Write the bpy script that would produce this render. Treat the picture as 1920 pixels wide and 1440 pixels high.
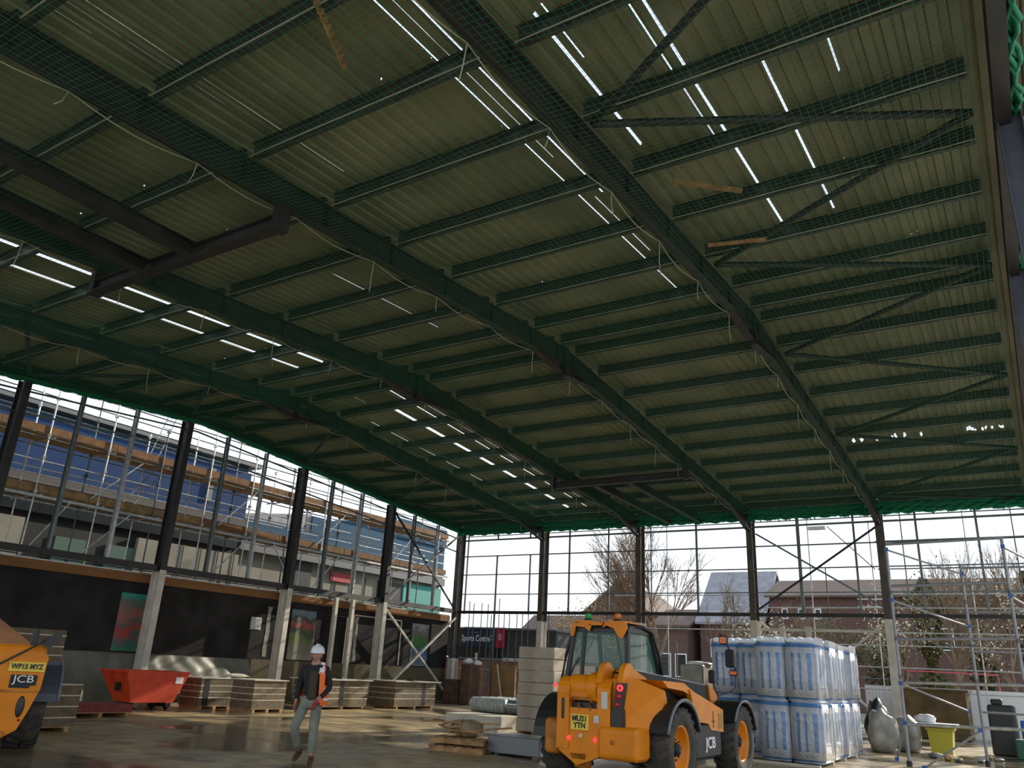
import bpy, bmesh, math, random
from mathutils import Vector, Matrix, Euler
R = math.radians
PI = math.pi
random.seed(7)
S = bpy.context.scene
for o in list(bpy.data.objects): bpy.data.objects.remove(o)
COL = S.collection

# ------------------------------------------------------------------ camera
def camera():
    yaw, pitch, roll, f = -0.581040801, 0.345397953, 0.0527214316, 1487.535
    cy, sy, cp, sp = math.cos(yaw), math.sin(yaw), math.cos(pitch), math.sin(pitch)
    fw = Vector((sy*cp, cy*cp, sp)); r = Vector((cy, -sy, 0)); u = r.cross(fw)
    c, s = math.cos(roll), math.sin(roll)
    r2 = c*r + s*u; u2 = -s*r + c*u
    cd = bpy.data.cameras.new('camera'); co = bpy.data.objects.new('camera', cd); COL.objects.link(co)
    cd.sensor_width = 36; cd.lens = f/1920*36; cd.clip_end = 500; cd.clip_start = 0.05
    m = Matrix(((r2.x, u2.x, -fw.x, 24.5714), (r2.y, u2.y, -fw.y, -33.4437), (r2.z, u2.z, -fw.z, 1.6), (0, 0, 0, 1)))
    co.matrix_world = m
    S.camera = co
camera()
# ------------------------------------------------------------------ world, sun, exposure
W = bpy.data.worlds.new('sky'); S.world = W; W.use_nodes = True
nt = W.node_tree; bg = nt.nodes['Background']
tc = nt.nodes.new('ShaderNodeTexCoord'); sx = nt.nodes.new('ShaderNodeSeparateXYZ'); rmp = nt.nodes.new('ShaderNodeValToRGB')
nt.links.new(tc.outputs['Generated'], sx.inputs[0]); nt.links.new(sx.outputs['Z'], rmp.inputs[0]); nt.links.new(rmp.outputs[0], bg.inputs[0])
rmp.color_ramp.elements[0].color = (0.93, 0.97, 1.0, 1); rmp.color_ramp.elements[1].color = (0.62, 0.78, 1.0, 1); rmp.color_ramp.elements[1].position = 0.8
bg.inputs[1].default_value = 1.7
sd = bpy.data.lights.new('sun', 'SUN'); sd.energy = 7.0; sd.angle = R(0.6); sd.color = (1.0, 0.90, 0.74)
so = bpy.data.objects.new('sun', sd); COL.objects.link(so)
SUN_AZ, SUN_EL = R(14), R(22.0)
sdir = Vector((math.sin(SUN_AZ)*math.cos(SUN_EL), math.cos(SUN_AZ)*math.cos(SUN_EL), math.sin(SUN_EL)))
so.rotation_euler = sdir.to_track_quat('Z', 'Y').to_euler(); so.location = (12, 20, 30)
vs = S.view_settings; vs.view_transform = 'Standard'; vs.look = 'None'; vs.gamma = 1; vs.use_curve_mapping = False
vs.exposure = -0.3

# ------------------------------------------------------------------ materials
MATS = {}
def mat(name, col, rough=0.7, metal=0.0, var=0.0, vscale=6.0, col2=None, bump=0.0, bscale=40.0, emit=None, spec=None):
    if name in MATS: return MATS[name]
    m = bpy.data.materials.new(name); m.use_nodes = True; n = m.node_tree; b = n.nodes['Principled BSDF']
    b.inputs['Base Color'].default_value = (*col, 1); b.inputs['Roughness'].default_value = rough; b.inputs['Metallic'].default_value = metal
    if spec is not None: b.inputs['Specular IOR Level'].default_value = spec
    if var > 0 or col2:
        t = n.nodes.new('ShaderNodeTexCoord'); no = n.nodes.new('ShaderNodeTexNoise'); no.inputs['Scale'].default_value = vscale; no.inputs['Detail'].default_value = 5
        cr = n.nodes.new('ShaderNodeValToRGB'); n.links.new(t.outputs['Object'], no.inputs['Vector']); n.links.new(no.outputs['Fac'], cr.inputs[0])
        c2 = col2 or tuple(c*(1-var) for c in col); c1 = col if col2 else tuple(min(1, c*(1+var)) for c in col)
        cr.color_ramp.elements[0].color = (*c2, 1); cr.color_ramp.elements[0].position = 0.35
        cr.color_ramp.elements[1].color = (*c1, 1); cr.color_ramp.elements[1].position = 0.65
        n.links.new(cr.outputs[0], b.inputs['Base Color'])
    if bump > 0:
        t = n.nodes.new('ShaderNodeTexCoord'); no = n.nodes.new('ShaderNodeTexNoise'); no.inputs['Scale'].default_value = bscale
        bp = n.nodes.new('ShaderNodeBump'); bp.inputs['Strength'].default_value = bump; bp.inputs['Distance'].default_value = 0.02
        n.links.new(t.outputs['Object'], no.inputs['Vector']); n.links.new(no.outputs['Fac'], bp.inputs['Height']); n.links.new(bp.outputs[0], b.inputs['Normal'])
    if emit: b.inputs['Emission Color'].default_value = (*emit[0], 1); b.inputs['Emission Strength'].default_value = emit[1]
    MATS[name] = m; return m
def brickmat(name, c1, c2, mortar, scale=1.0, bw=0.225, bh=0.075, axis='YZ'):
    m = bpy.data.materials.new(name); m.use_nodes = True; n = m.node_tree; b = n.nodes['Principled BSDF']; b.inputs['Roughness'].default_value = 0.9
    t = n.nodes.new('ShaderNodeTexCoord'); s = n.nodes.new('ShaderNodeSeparateXYZ'); c = n.nodes.new('ShaderNodeCombineXYZ')
    g = n.nodes.new('ShaderNodeNewGeometry')
    n.links.new(g.outputs['Position'], s.inputs[0])
    a = n.nodes.new('ShaderNodeMath'); a.operation = 'ADD'; n.links.new(s.outputs['X'], a.inputs[0]); n.links.new(s.outputs['Y'], a.inputs[1])
    n.links.new(a.outputs[0], c.inputs[0]); n.links.new(s.outputs['Z'], c.inputs[1])
    k = n.nodes.new('ShaderNodeTexBrick'); n.links.new(c.outputs[0], k.inputs['Vector']); k.inputs['Scale'].default_value = 1
    k.inputs['Brick Width'].default_value = bw; k.inputs['Row Height'].default_value = bh; k.inputs['Mortar Size'].default_value = 0.008
    k.inputs['Color1'].default_value = (*c1, 1); k.inputs['Color2'].default_value = (*c2, 1); k.inputs['Mortar'].default_value = (*mortar, 1)
    n.links.new(k.outputs['Color'], b.inputs['Base Color']); MATS[name] = m; return m

def floor_mat():
    m = bpy.data.materials.new('wet_concrete'); m.use_nodes = True; n = m.node_tree; b = n.nodes['Principled BSDF']
    t = n.nodes.new('ShaderNodeTexCoord')
    def noise(sc, det=6, dist=0.0):
        x = n.nodes.new('ShaderNodeTexNoise'); x.inputs['Scale'].default_value = sc; x.inputs['Detail'].default_value = det; x.inputs['Distortion'].default_value = dist
        n.links.new(t.outputs['Object'], x.inputs['Vector']); return x
    def ramp(src, p0, c0, p1, c1):
        x = n.nodes.new('ShaderNodeValToRGB'); n.links.new(src, x.inputs[0])
        x.color_ramp.elements[0].position = p0; x.color_ramp.elements[0].color = (*c0, 1); x.color_ramp.elements[1].position = p1; x.color_ramp.elements[1].color = (*c1, 1); return x
    wet = noise(0.32, 7, 0.4); dirt = noise(2.2, 8); fine = noise(15, 8)
    wr = ramp(wet.outputs['Fac'], 0.44, (0, 0, 0), 0.60, (1, 1, 1))
    base = ramp(dirt.outputs['Fac'], 0.3, (0.28, 0.205, 0.10), 0.7, (0.60, 0.45, 0.23))
    wetc = ramp(dirt.outputs['Fac'], 0.3, (0.09, 0.08, 0.055), 0.7, (0.22, 0.19, 0.13))
    mx = n.nodes.new('ShaderNodeMix'); mx.data_type = 'RGBA'; n.links.new(wr.outputs[0], mx.inputs[0]); n.links.new(base.outputs[0], mx.inputs[6]); n.links.new(wetc.outputs[0], mx.inputs[7])
    n.links.new(mx.outputs[2], b.inputs['Base Color'])
    rr = n.nodes.new('ShaderNodeMix'); rr.data_type = 'FLOAT'; n.links.new(wr.outputs[0], rr.inputs[0]); rr.inputs[2].default_value = 0.5; rr.inputs[3].default_value = 0.05
    n.links.new(rr.outputs[0], b.inputs['Roughness'])
    bp = n.nodes.new('ShaderNodeBump'); bs = n.nodes.new('ShaderNodeMix'); bs.data_type = 'FLOAT'; n.links.new(wr.outputs[0], bs.inputs[0]); bs.inputs[2].default_value = 0.45; bs.inputs[3].default_value = 0.10; n.links.new(bs.outputs[0], bp.inputs['Strength']); bp.inputs['Distance'].default_value = 0.04
    n.links.new(fine.outputs['Fac'], bp.inputs['Height']); n.links.new(bp.outputs[0], b.inputs['Normal'])
    MATS['floor'] = m; return m
def glass_mat(name, col, rough=0.02, alpha=0.45):
    m = bpy.data.materials.new(name); m.use_nodes = True; n = m.node_tree; b = n.nodes['Principled BSDF']
    b.inputs['Base Color'].default_value = (*col, 1); b.inputs['Roughness'].default_value = rough; b.inputs['Alpha'].default_value = alpha
    MATS[name] = m; return m
def poster_mat(name, cols, scale):
    m = bpy.data.materials.new(name); m.use_nodes = True; n = m.node_tree; b = n.nodes['Principled BSDF']; b.inputs['Roughness'].default_value = 0.5
    g = n.nodes.new('ShaderNodeNewGeometry'); no = n.nodes.new('ShaderNodeTexNoise'); no.inputs['Scale'].default_value = scale; no.inputs['Detail'].default_value = 2
    n.links.new(g.outputs['Position'], no.inputs['Vector']); s = n.nodes.new('ShaderNodeSeparateXYZ'); n.links.new(g.outputs['Position'], s.inputs[0])
    mr = n.nodes.new('ShaderNodeMapRange'); mr.inputs[1].default_value = 1.55; mr.inputs[2].default_value = 3.35; n.links.new(s.outputs['Z'], mr.inputs[0])
    ma = n.nodes.new('ShaderNodeMath'); ma.operation = 'MULTIPLY_ADD'; n.links.new(no.outputs['Fac'], ma.inputs[0]); ma.inputs[1].default_value = 0.6
    sb = n.nodes.new('ShaderNodeMath'); sb.operation = 'SUBTRACT'; n.links.new(mr.outputs[0], sb.inputs[0]); sb.inputs[1].default_value = 0.3; n.links.new(sb.outputs[0], ma.inputs[2])
    cr = n.nodes.new('ShaderNodeValToRGB'); cr.color_ramp.interpolation = 'EASE'; n.links.new(ma.outputs[0], cr.inputs[0])
    e = cr.color_ramp.elements
    while len(e) < len(cols): e.new(0.5)
    for i, c in enumerate(cols): e[i].position = i/(len(cols)-1); e[i].color = (*c, 1)
    n.links.new(cr.outputs[0], b.inputs['Base Color']); MATS[name] = m; return m
def pack_mat():
    m = bpy.data.materials.new('printed_film'); m.use_nodes = True; n = m.node_tree; b = n.nodes['Principled BSDF']; b.inputs['Roughness'].default_value = 0.25
    b.inputs['Coat Weight'].default_value = 0.5; b.inputs['Coat Roughness'].default_value = 0.1
    t = n.nodes.new('ShaderNodeTexCoord'); s = n.nodes.new('ShaderNodeSeparateXYZ'); n.links.new(t.outputs['Object'], s.inputs[0])
    a = n.nodes.new('ShaderNodeMath'); a.operation = 'ADD'; n.links.new(s.outputs['X'], a.inputs[0]); n.links.new(s.outputs['Y'], a.inputs[1])
    c = n.nodes.new('ShaderNodeCombineXYZ'); n.links.new(a.outputs[0], c.inputs[0]); mz = n.nodes.new('ShaderNodeMath'); mz.operation = 'MULTIPLY'; mz.inputs[1].default_value = 0.015
    n.links.new(s.outputs['Z'], mz.inputs[0]); n.links.new(mz.outputs[0], c.inputs[1])
    no = n.nodes.new('ShaderNodeTexNoise'); no.inputs['Scale'].default_value = 6.5; no.inputs['Detail'].default_value = 2; n.links.new(c.outputs[0], no.inputs['Vector'])
    cr = n.nodes.new('ShaderNodeValToRGB'); n.links.new(no.outputs['Fac'], cr.inputs[0])
    e = cr.color_ramp.elements; e[0].position = 0.50; e[0].color = (0, 0, 0, 1); e[1].position = 0.56; e[1].color = (1, 1, 1, 1)
    # print only on the middle band of each pack, and a solid stripe near its top and foot
    def band(lo, hi):
        x = n.nodes.new('ShaderNodeMath'); x.operation = 'GREATER_THAN'; x.inputs[1].default_value = lo; n.links.new(s.outputs['Z'], x.inputs[0])
        y = n.nodes.new('ShaderNodeMath'); y.operation = 'LESS_THAN'; y.inputs[1].default_value = hi; n.links.new(s.outputs['Z'], y.inputs[0])
        z = n.nodes.new('ShaderNodeMath'); z.operation = 'MULTIPLY'; n.links.new(x.outputs[0], z.inputs[0]); n.links.new(y.outputs[0], z.inputs[1]); return z
    mid = band(0.22, 0.98); top = band(1.10, 1.19); low = band(0.02, 0.07)
    mm = n.nodes.new('ShaderNodeMath'); mm.operation = 'MULTIPLY'; n.links.new(cr.outputs[0], mm.inputs[0]); n.links.new(mid.outputs[0], mm.inputs[1])
    m1 = n.nodes.new('ShaderNodeMath'); m1.operation = 'MAXIMUM'; n.links.new(mm.outputs[0], m1.inputs[0]); n.links.new(top.outputs[0], m1.inputs[1])
    m2 = n.nodes.new('ShaderNodeMath'); m2.operation = 'MAXIMUM'; n.links.new(m1.outputs[0], m2.inputs[0]); n.links.new(low.outputs[0], m2.inputs[1])
    mx = n.nodes.new('ShaderNodeMix'); mx.data_type = 'RGBA'; n.links.new(m2.outputs[0], mx.inputs[0]); mx.inputs[6].default_value = (0.52, 0.54, 0.58, 1); mx.inputs[7].default_value = (0.11, 0.25, 0.50, 1)
    n.links.new(mx.outputs[2], b.inputs['Base Color'])
    nb = n.nodes.new('ShaderNodeTexNoise'); nb.inputs['Scale'].default_value = 7; nb.inputs['Distortion'].default_value = 1; n.links.new(t.outputs['Object'], nb.inputs['Vector'])
    bp = n.nodes.new('ShaderNodeBump'); bp.inputs['Strength'].default_value = 0.5; bp.inputs['Distance'].default_value = 0.05; n.links.new(nb.outputs['Fac'], bp.inputs['Height']); n.links.new(bp.outputs[0], b.inputs['Normal'])
    b.inputs['Transmission Weight'].default_value = 0.0
    MATS['pack'] = m; return m

STEEL = mat('dark_primed_steel', (0.032, 0.031, 0.030), 0.55, 0.2, 0.25, 2.0)
STEELB = mat('brown_primed_steel', (0.09, 0.075, 0.06), 0.6, 0.1, 0.25, 2.0)
GREYST = mat('grey_blue_primed_steel', (0.07, 0.075, 0.10), 0.5, 0.2, 0.2, 2.0)
WHITEP = mat('white_fire_coat', (0.62, 0.58, 0.50), 0.7, 0, 0.12, 3.0)
GALV = mat('galvanised_steel', (0.42, 0.44, 0.44), 0.4, 0.7, 0.2, 8.0)
GALVD = mat('galvanised_rail', (0.16, 0.19, 0.19), 0.45, 0.6, 0.2, 5.0)
TUBE = mat('scaffold_tube', (0.55, 0.55, 0.52), 0.35, 0.75, 0.25, 10.0)
TUBED = mat('weathered_scaffold_tube', (0.12, 0.13, 0.13), 0.5, 0.6, 0.3, 10.0)
ALU = mat('aluminium', (0.27, 0.28, 0.30), 0.45, 0.4, 0.1, 10)
SHEET = mat('roof_sheet', (0.22, 0.215, 0.13), 0.55, 0.15, 0.22, 0.7)
PURL = mat('purlin_steel', (0.05, 0.055, 0.045), 0.5, 0.2, 0.2, 4.0)
PURL_LIT = mat('purlin_edge_floor_bounce', (0.45, 0.46, 0.34), 0.5, 0.2)  # light bouncing off the floor, painted as a paler colour on the purlin lip
NET = mat('green_net', (0.010, 0.24, 0.115), 0.7)
ROPE = mat('rope', (0.42, 0.42, 0.30), 0.8)
TIMBER = mat('timber', (0.42, 0.25, 0.11), 0.8, 0, 0.3, 7.0)
BOARD = mat('scaffold_board', (0.30, 0.185, 0.07), 0.8, 0, 0.35, 4.0)
TOE = mat('toe_board', (0.19, 0.09, 0.028), 0.8, 0, 0.25, 4.0)
BLOCK = mat('block', (0.20, 0.165, 0.10), 0.85, 0, 0.2, 3.0)
DARKW = mat('charcoal_cladding', (0.030, 0.028, 0.028), 0.9, 0, 0.3, 1.2, spec=0.15)
BLUE = mat('blue_cladding', (0.022, 0.05, 0.125), 0.75, 0, 0.08, 0.5, spec=0.15)
BLUE2 = mat('teal_blue_cladding', (0.035, 0.09, 0.145), 0.75, 0, 0.08, 0.5, spec=0.15)
GREYW = mat('grey_trim', (0.13, 0.135, 0.135), 0.6)
DKGL = mat('dark_glazing', (0.015, 0.02, 0.022), 0.3, 0, 0.5, 0.8)
CREAM = mat('cream_panel', (0.26, 0.24, 0.18), 0.8, 0, 0.1, 1.0)
TEAL = mat('teal_panel', (0.03, 0.30, 0.24), 0.5)
YEL = mat('machine_yellow', (0.72, 0.225, 0.005), 0.42, 0, 0.10, 2.5, spec=0.3)
YELD = mat('dirty_machine_yellow', (0.42, 0.15, 0.012), 0.6, 0, 0.35, 5.0)
BLK = mat('black_plastic', (0.018, 0.018, 0.018), 0.45)
BLKG = mat('charcoal_paint', (0.022, 0.023, 0.027), 0.6, spec=0.3)
RUB = mat('tyre_rubber', (0.055, 0.05, 0.042), 0.85, 0, 0.35, 6.0)
CHR = mat('bright_steel', (0.6, 0.6, 0.6), 0.2, 0.9)
REDL = mat('red_lens', (0.45, 0.01, 0.01), 0.2)
REDON = mat('lit_red_lens', (0.8, 0.02, 0.02), 0.2, emit=((1, 0.03, 0.04), 3.0))
ORGL = mat('amber_lens', (0.75, 0.16, 0.02), 0.2)
GRNL = mat('green_lens', (0.01, 0.35, 0.06), 0.2)
PLATEY = mat('plate_yellow', (0.80, 0.60, 0.05), 0.4)
WHITE = mat('white_print', (0.8, 0.8, 0.8), 0.5)
STICK = mat('pale_sticker', (0.55, 0.55, 0.5), 0.5)
RED = mat('skip_red', (0.62, 0.055, 0.012), 0.5, 0, 0.15, 3.0, bump=0.0)
REDD = mat('red_brick_pack', (0.22, 0.035, 0.03), 0.7, 0, 0.2, 6)
KRAFT = mat('insulation_edge', (0.16, 0.12, 0.07), 0.8, 0, 0.25, 6)
PALEB = mat('pale_board', (0.62, 0.58, 0.47), 0.7, 0, 0.1, 2)
BARK = mat('bark', (0.22, 0.15, 0.09), 0.9, 0, 0.3, 5)
IVY = mat('ivy_leaf', (0.12, 0.105, 0.035), 0.6, 0, 0.4, 1.5)
BRICK = brickmat('red_brick', (0.13, 0.058, 0.042), (0.10, 0.045, 0.033), (0.13, 0.10, 0.085))
BLOCKW = brickmat('olive_blockwork', (0.14, 0.115, 0.06), (0.11, 0.09, 0.05), (0.10, 0.085, 0.055), bw=0.44, bh=0.215)
LEDGE = brickmat('orange_ledge_brick', (0.28, 0.13, 0.045), (0.22, 0.10, 0.035), (0.20, 0.10, 0.04), bw=0.6, bh=0.3)
ROOFT = mat('brown_roof_tile', (0.12, 0.075, 0.05), 0.8, 0, 0.15, 2)
SLATE = mat('slate', (0.26, 0.25, 0.26), 0.7, 0, 0.15, 2)
FLOOR = floor_mat()
POLY = mat('polythene', (0.15, 0.15, 0.115), 0.5, 0, 0.2, 1.5, bump=0.4, bscale=4)
CABGL = glass_mat('cab_glass', (0.10, 0.24, 0.19), 0.03, 0.42)
PACK = pack_mat()
NAVY = mat('navy_sign', (0.02, 0.022, 0.07), 0.4)
CRIM = mat('crimson_sign', (0.45, 0.01, 0.05), 0.4)
BAG = mat('rubble_bag', (0.27, 0.255, 0.21), 0.5, 0, 0.2, 4)
YBAG = mat('yellow_bin_plastic', (0.55, 0.50, 0.05), 0.5)
FOILT = mat('grey_steel_case', (0.25, 0.27, 0.28), 0.4, 0.4)

# ------------------------------------------------------------------ mesh builder
def frame(d, up=(0, 0, 1)):
    d = Vector(d).normalized(); up = Vector(up)
    if abs(d.dot(up)) > 0.98: up = Vector((1, 0, 0)) if abs(d.x) < 0.9 else Vector((0, 1, 0))
    r = d.cross(up).normalized(); u = r.cross(d).normalized(); return r, u, d
class MB:
    def __init__(s): s.v = []; s.f = []; s.m = []; s.s = []
    def add(s, vs, fs, mi=0, sm=False):
        b = len(s.v); s.v += [tuple(v) for v in vs]
        for f in fs: s.f.append(tuple(b+i for i in f)); s.m.append(mi); s.s.append(sm)
        return s
    def box(s, x0, y0, z0, x1, y1, z1, mi=0):
        x0, x1 = sorted((x0, x1)); y0, y1 = sorted((y0, y1)); z0, z1 = sorted((z0, z1))
        vs = [(x, y, z) for z in (z0, z1) for y in (y0, y1) for x in (x0, x1)]
        return s.add(vs, [(0, 2, 3, 1), (4, 5, 7, 6), (0, 1, 5, 4), (2, 6, 7, 3), (0, 4, 6, 2), (1, 3, 7, 5)], mi)
    def rbox(s, x0, y0, z0, x1, y1, z1, r=0.03, mi=0, seg=3, axis='z'):
        """box with the four edges along one axis rounded and a small chamfer on the ends"""
        ax = {'x': (1, 2, 0), 'y': (2, 0, 1), 'z': (0, 1, 2)}[axis]
        lo = (min(x0, x1), min(y0, y1), min(z0, z1)); hi = (max(x0, x1), max(y0, y1), max(z0, z1))
        a0, a1, b0, b1, c0, c1 = lo[ax[0]], hi[ax[0]], lo[ax[1]], hi[ax[1]], lo[ax[2]], hi[ax[2]]
        def ring(ins, c):
            rr = max(r-ins, 0.001); out = []
            for (cx, cy, st) in ((a1-ins-rr, b1-ins-rr, 0), (a0+ins+rr, b1-ins-rr, 90), (a0+ins+rr, b0+ins+rr, 180), (a1-ins-rr, b0+ins+rr, 270)):
                for k in range(seg+1):
                    t = R(st+90*k/seg); p = [0, 0, 0]; p[ax[0]] = cx+rr*math.cos(t); p[ax[1]] = cy+rr*math.sin(t); p[ax[2]] = c; out.append(tuple(p))
            return out
        ch = min(r*0.5, (c1-c0)*0.3)
        rings = [ring(ch, c0), ring(0, c0+ch), ring(0, c1-ch), ring(ch, c1)]; n = len(rings[0]); vs = sum(rings, [])
        fs = [tuple(reversed(range(n)))]
        for k in range(3):
            for i in range(n): j = (i+1) % n; fs.append((k*n+i, k*n+j, (k+1)*n+j, (k+1)*n+i))
        fs.append(tuple(range(3*n, 4*n)))
        return s.add(vs, fs, mi)
    def sweep(s, prof, p, q, up=(0, 0, 1), mi=0, caps=True, sm=False):
        p = Vector(p); q = Vector(q); r, u, d = frame(q-p, up); n = len(prof)
        vs = [p+r*a+u*b for a, b in prof]+[q+r*a+u*b for a, b in prof]
        fs = [(i, (i+1) % n, n+(i+1) % n, n+i) for i in range(n)]
        s.add(vs, fs, mi, sm)
        if caps: s.add(vs, [tuple(reversed(range(n))), tuple(range(n, 2*n))], mi)
        return s
    def bar(s, p, q, w, h, up=(0, 0, 1), mi=0):
        return s.sweep([(-w/2, -h/2), (w/2, -h/2), (w/2, h/2), (-w/2, h/2)], p, q, up, mi)
    def ibeam(s, p, q, dep, wid, up=(0, 0, 1), tf=0.02, tw=0.014, mi=0):
        d, w = dep/2, wid/2
        return s.sweep([(-w, -d), (w, -d), (w, -d+tf), (tw, -d+tf), (tw, d-tf), (w, d-tf), (w, d), (-w, d), (-w, d-tf), (-tw, d-tf), (-tw, -d+tf), (-w, -d+tf)], p, q, up, mi)
    def tube(s, p, q, r=0.024, n=8, r2=None, mi=0, caps=True):
        p = Vector(p); q = Vector(q); a, u, d = frame(q-p); r2 = r if r2 is None else r2
        vs = [p+(a*math.cos(2*PI*i/n)+u*math.sin(2*PI*i/n))*r for i in range(n)]+[q+(a*math.cos(2*PI*i/n)+u*math.sin(2*PI*i/n))*r2 for i in range(n)]
        s.add(vs, [(i, (i+1) % n, n+(i+1) % n, n+i) for i in range(n)], mi, n > 5)
        if caps: s.add(vs, [tuple(reversed(range(n))), tuple(range(n, 2*n))], mi)
        return s
    def path(s, pts, r=0.01, n=6, mi=0):
        pts = [Vector(p) for p in pts]; rings = []
        for i, p in enumerate(pts):
            d = (pts[min(i+1, len(pts)-1)]-pts[max(i-1, 0)]); a, u, _ = frame(d)
            rings += [p+(a*math.cos(2*PI*k/n)+u*math.sin(2*PI*k/n))*(r[i] if isinstance(r, (list, tuple)) else r) for k in range(n)]
        fs = []
        for i in range(len(pts)-1):
            for k in range(n): j = (k+1) % n; fs.append((i*n+k, i*n+j, (i+1)*n+j, (i+1)*n+k))
        fs += [tuple(reversed(range(n))), tuple(range((len(pts)-1)*n, len(pts)*n))]
        return s.add(rings, fs, mi, True)
    def prism(s, poly, lo, hi, axis='x', mi=0):
        """polygon in the plane across the axis, extruded lo..hi; x: (y,z)  y: (x,z)  z: (x,y)"""
        def P(a, b, c): return {'x': (c, a, b), 'y': (a, c, b), 'z': (a, b, c)}[axis]
        n = len(poly); vs = [P(a, b, lo) for a, b in poly]+[P(a, b, hi) for a, b in poly]
        return s.add(vs, [tuple(reversed(range(n))), tuple(range(n, 2*n))]+[(i, (i+1) % n, n+(i+1) % n, n+i) for i in range(n)], mi)
    def lathe(s, prof, c=(0, 0, 0), axis='z', n=24, mi=0, sm=True):
        """prof: (radius, height)"""
        vs = []
        for (rr, h) in prof:
            for k in range(n):
                a = 2*PI*k/n; x, y = rr*math.cos(a), rr*math.sin(a)
                p = {'z': (x, y, h), 'x': (h, x, y), 'y': (x, h, y)}[axis]; vs.append((p[0]+c[0], p[1]+c[1], p[2]+c[2]))
        fs = []
        for i in range(len(prof)-1):
            for k in range(n): j = (k+1) % n; fs.append((i*n+k, i*n+j, (i+1)*n+j, (i+1)*n+k))
        return s.add(vs, fs, mi, sm)
    def build(s, name, mats, parent=None, world=False, origin=None):
        if not isinstance(mats, (list, tuple)): mats = [mats]
        vs = s.v
        if parent is not None and world:
            L = parent.matrix_basis.translation if parent.parent is None else parent['_org']
            L = Vector(L); vs = [tuple(Vector(v)-L) for v in vs]
        off = None
        if parent is None:
            if origin is None:
                xs, ys, zs = zip(*vs); origin = ((min(xs)+max(xs))/2, (min(ys)+max(ys))/2, min(zs))
            off = Vector(origin); vs = [tuple(Vector(v)-off) for v in vs]
        me = bpy.data.meshes.new(name); me.from_pydata(vs, [], s.f); me.update()
        bm = bmesh.new(); bm.from_mesh(me); bmesh.ops.recalc_face_normals(bm, faces=bm.faces); bm.to_mesh(me); bm.free()
        for m in mats: me.materials.append(m)
        me.polygons.foreach_set('material_index', s.m); me.polygons.foreach_set('use_smooth', s.s); me.update()
        o = bpy.data.objects.new(name, me); COL.objects.link(o)
        if parent is not None: o.parent = parent
        else: o.location = off
        return o
def tag(o, label=None, cat=None, group=None, kind=None):
    if label: o['label'] = label
    if cat: o['category'] = cat
    if group: o['group'] = group
    if kind: o['kind'] = kind
    return o
def empty(name, loc, rz=0, label=None, cat=None, group=None):
    o = bpy.data.objects.new(name, None); COL.objects.link(o); o.location = loc; o.rotation_euler = (0, 0, rz); o.empty_display_size = 0.2
    return tag(o, label, cat, group)
def struct(o): o['kind'] = 'structure'; return o
def dup(root, loc=None, rotz=None, label=None, group=None):
    c = root.copy(); COL.objects.link(c)
    if loc is not None: c.location = loc
    if rotz is not None: c.rotation_euler = (0, 0, rotz)
    if label: c['label'] = label
    if group: c['group'] = group
    for ch in list(root.children):
        k = ch.copy(); COL.objects.link(k); k.parent = c
        for g in list(ch.children): d = g.copy(); COL.objects.link(d); d.parent = k
    return c
def text(body, name, size, m, parent, loc, rot, depth=0.004, sx=1.0, bold=0.0, align='CENTER'):
    cu = bpy.data.curves.new(name, 'FONT'); cu.body = body; cu.size = size; cu.extrude = depth; cu.offset = bold; cu.align_x = align; cu.align_y = 'CENTER'
    t = bpy.data.objects.new(name+'_src', cu); COL.objects.link(t); bpy.context.view_layer.update()
    me = bpy.data.meshes.new_from_object(t); bpy.data.objects.remove(t)
    o = bpy.data.objects.new(name, me); COL.objects.link(o); me.materials.clear(); me.materials.append(m)
    o.parent = parent; o.location = loc; o.rotation_euler = rot; o.scale = (sx, 1, 1); return o
ORD = ['first', 'second', 'third', 'fourth', 'fifth', 'sixth', 'seventh', 'eighth', 'ninth', 'tenth', 'eleventh', 'twelfth', 'thirteenth', 'fourteenth', 'fifteenth', 'sixteenth', 'seventeenth', 'eighteenth', 'nineteenth', 'twentieth']

# ------------------------------------------------------------------ the hall: grid of the steel frame
B, G, ZE, ZR, ZB = 4.983, 5.633, 8.33, 9.414, 4.21
YR = -3*G; YN = -6*G
SL = (ZR-ZE)/(3*G)
YK = -16.4                                                 # ridge line of the roof
def zp(y): return 9.70 - (0.0805*(y-YK) if y > YK else 0.062*(YK-y))      # underside of the purlins
def z0(y): return ZE + SL*(-y if y > YR else (y-YN))
def shift(x, y):
    k = (zp(y)-1.6)/(z0(y)-1.6)
    return 24.57+(x-24.57)*k, -33.44+(y+33.44)*k
PD = 0.25                                                   # purlin depth

struct(MB().box(-0.3, -42, -0.25, 25.4, 0.3, 0.0).build('floor', FLOOR, origin=(0, 0, 0)))
GRND = mat('outside_ground', (0.30, 0.27, 0.22), 0.6, 0, 0.3, 0.5)
struct(MB().add([(-150, -42, -0.03), (150, -42, -0.03), (150, 160, -0.03), (-150, 160, -0.03)], [(0, 1, 2, 3)]).build('ground', GRND, origin=(0, 0, -0.03)))

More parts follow.
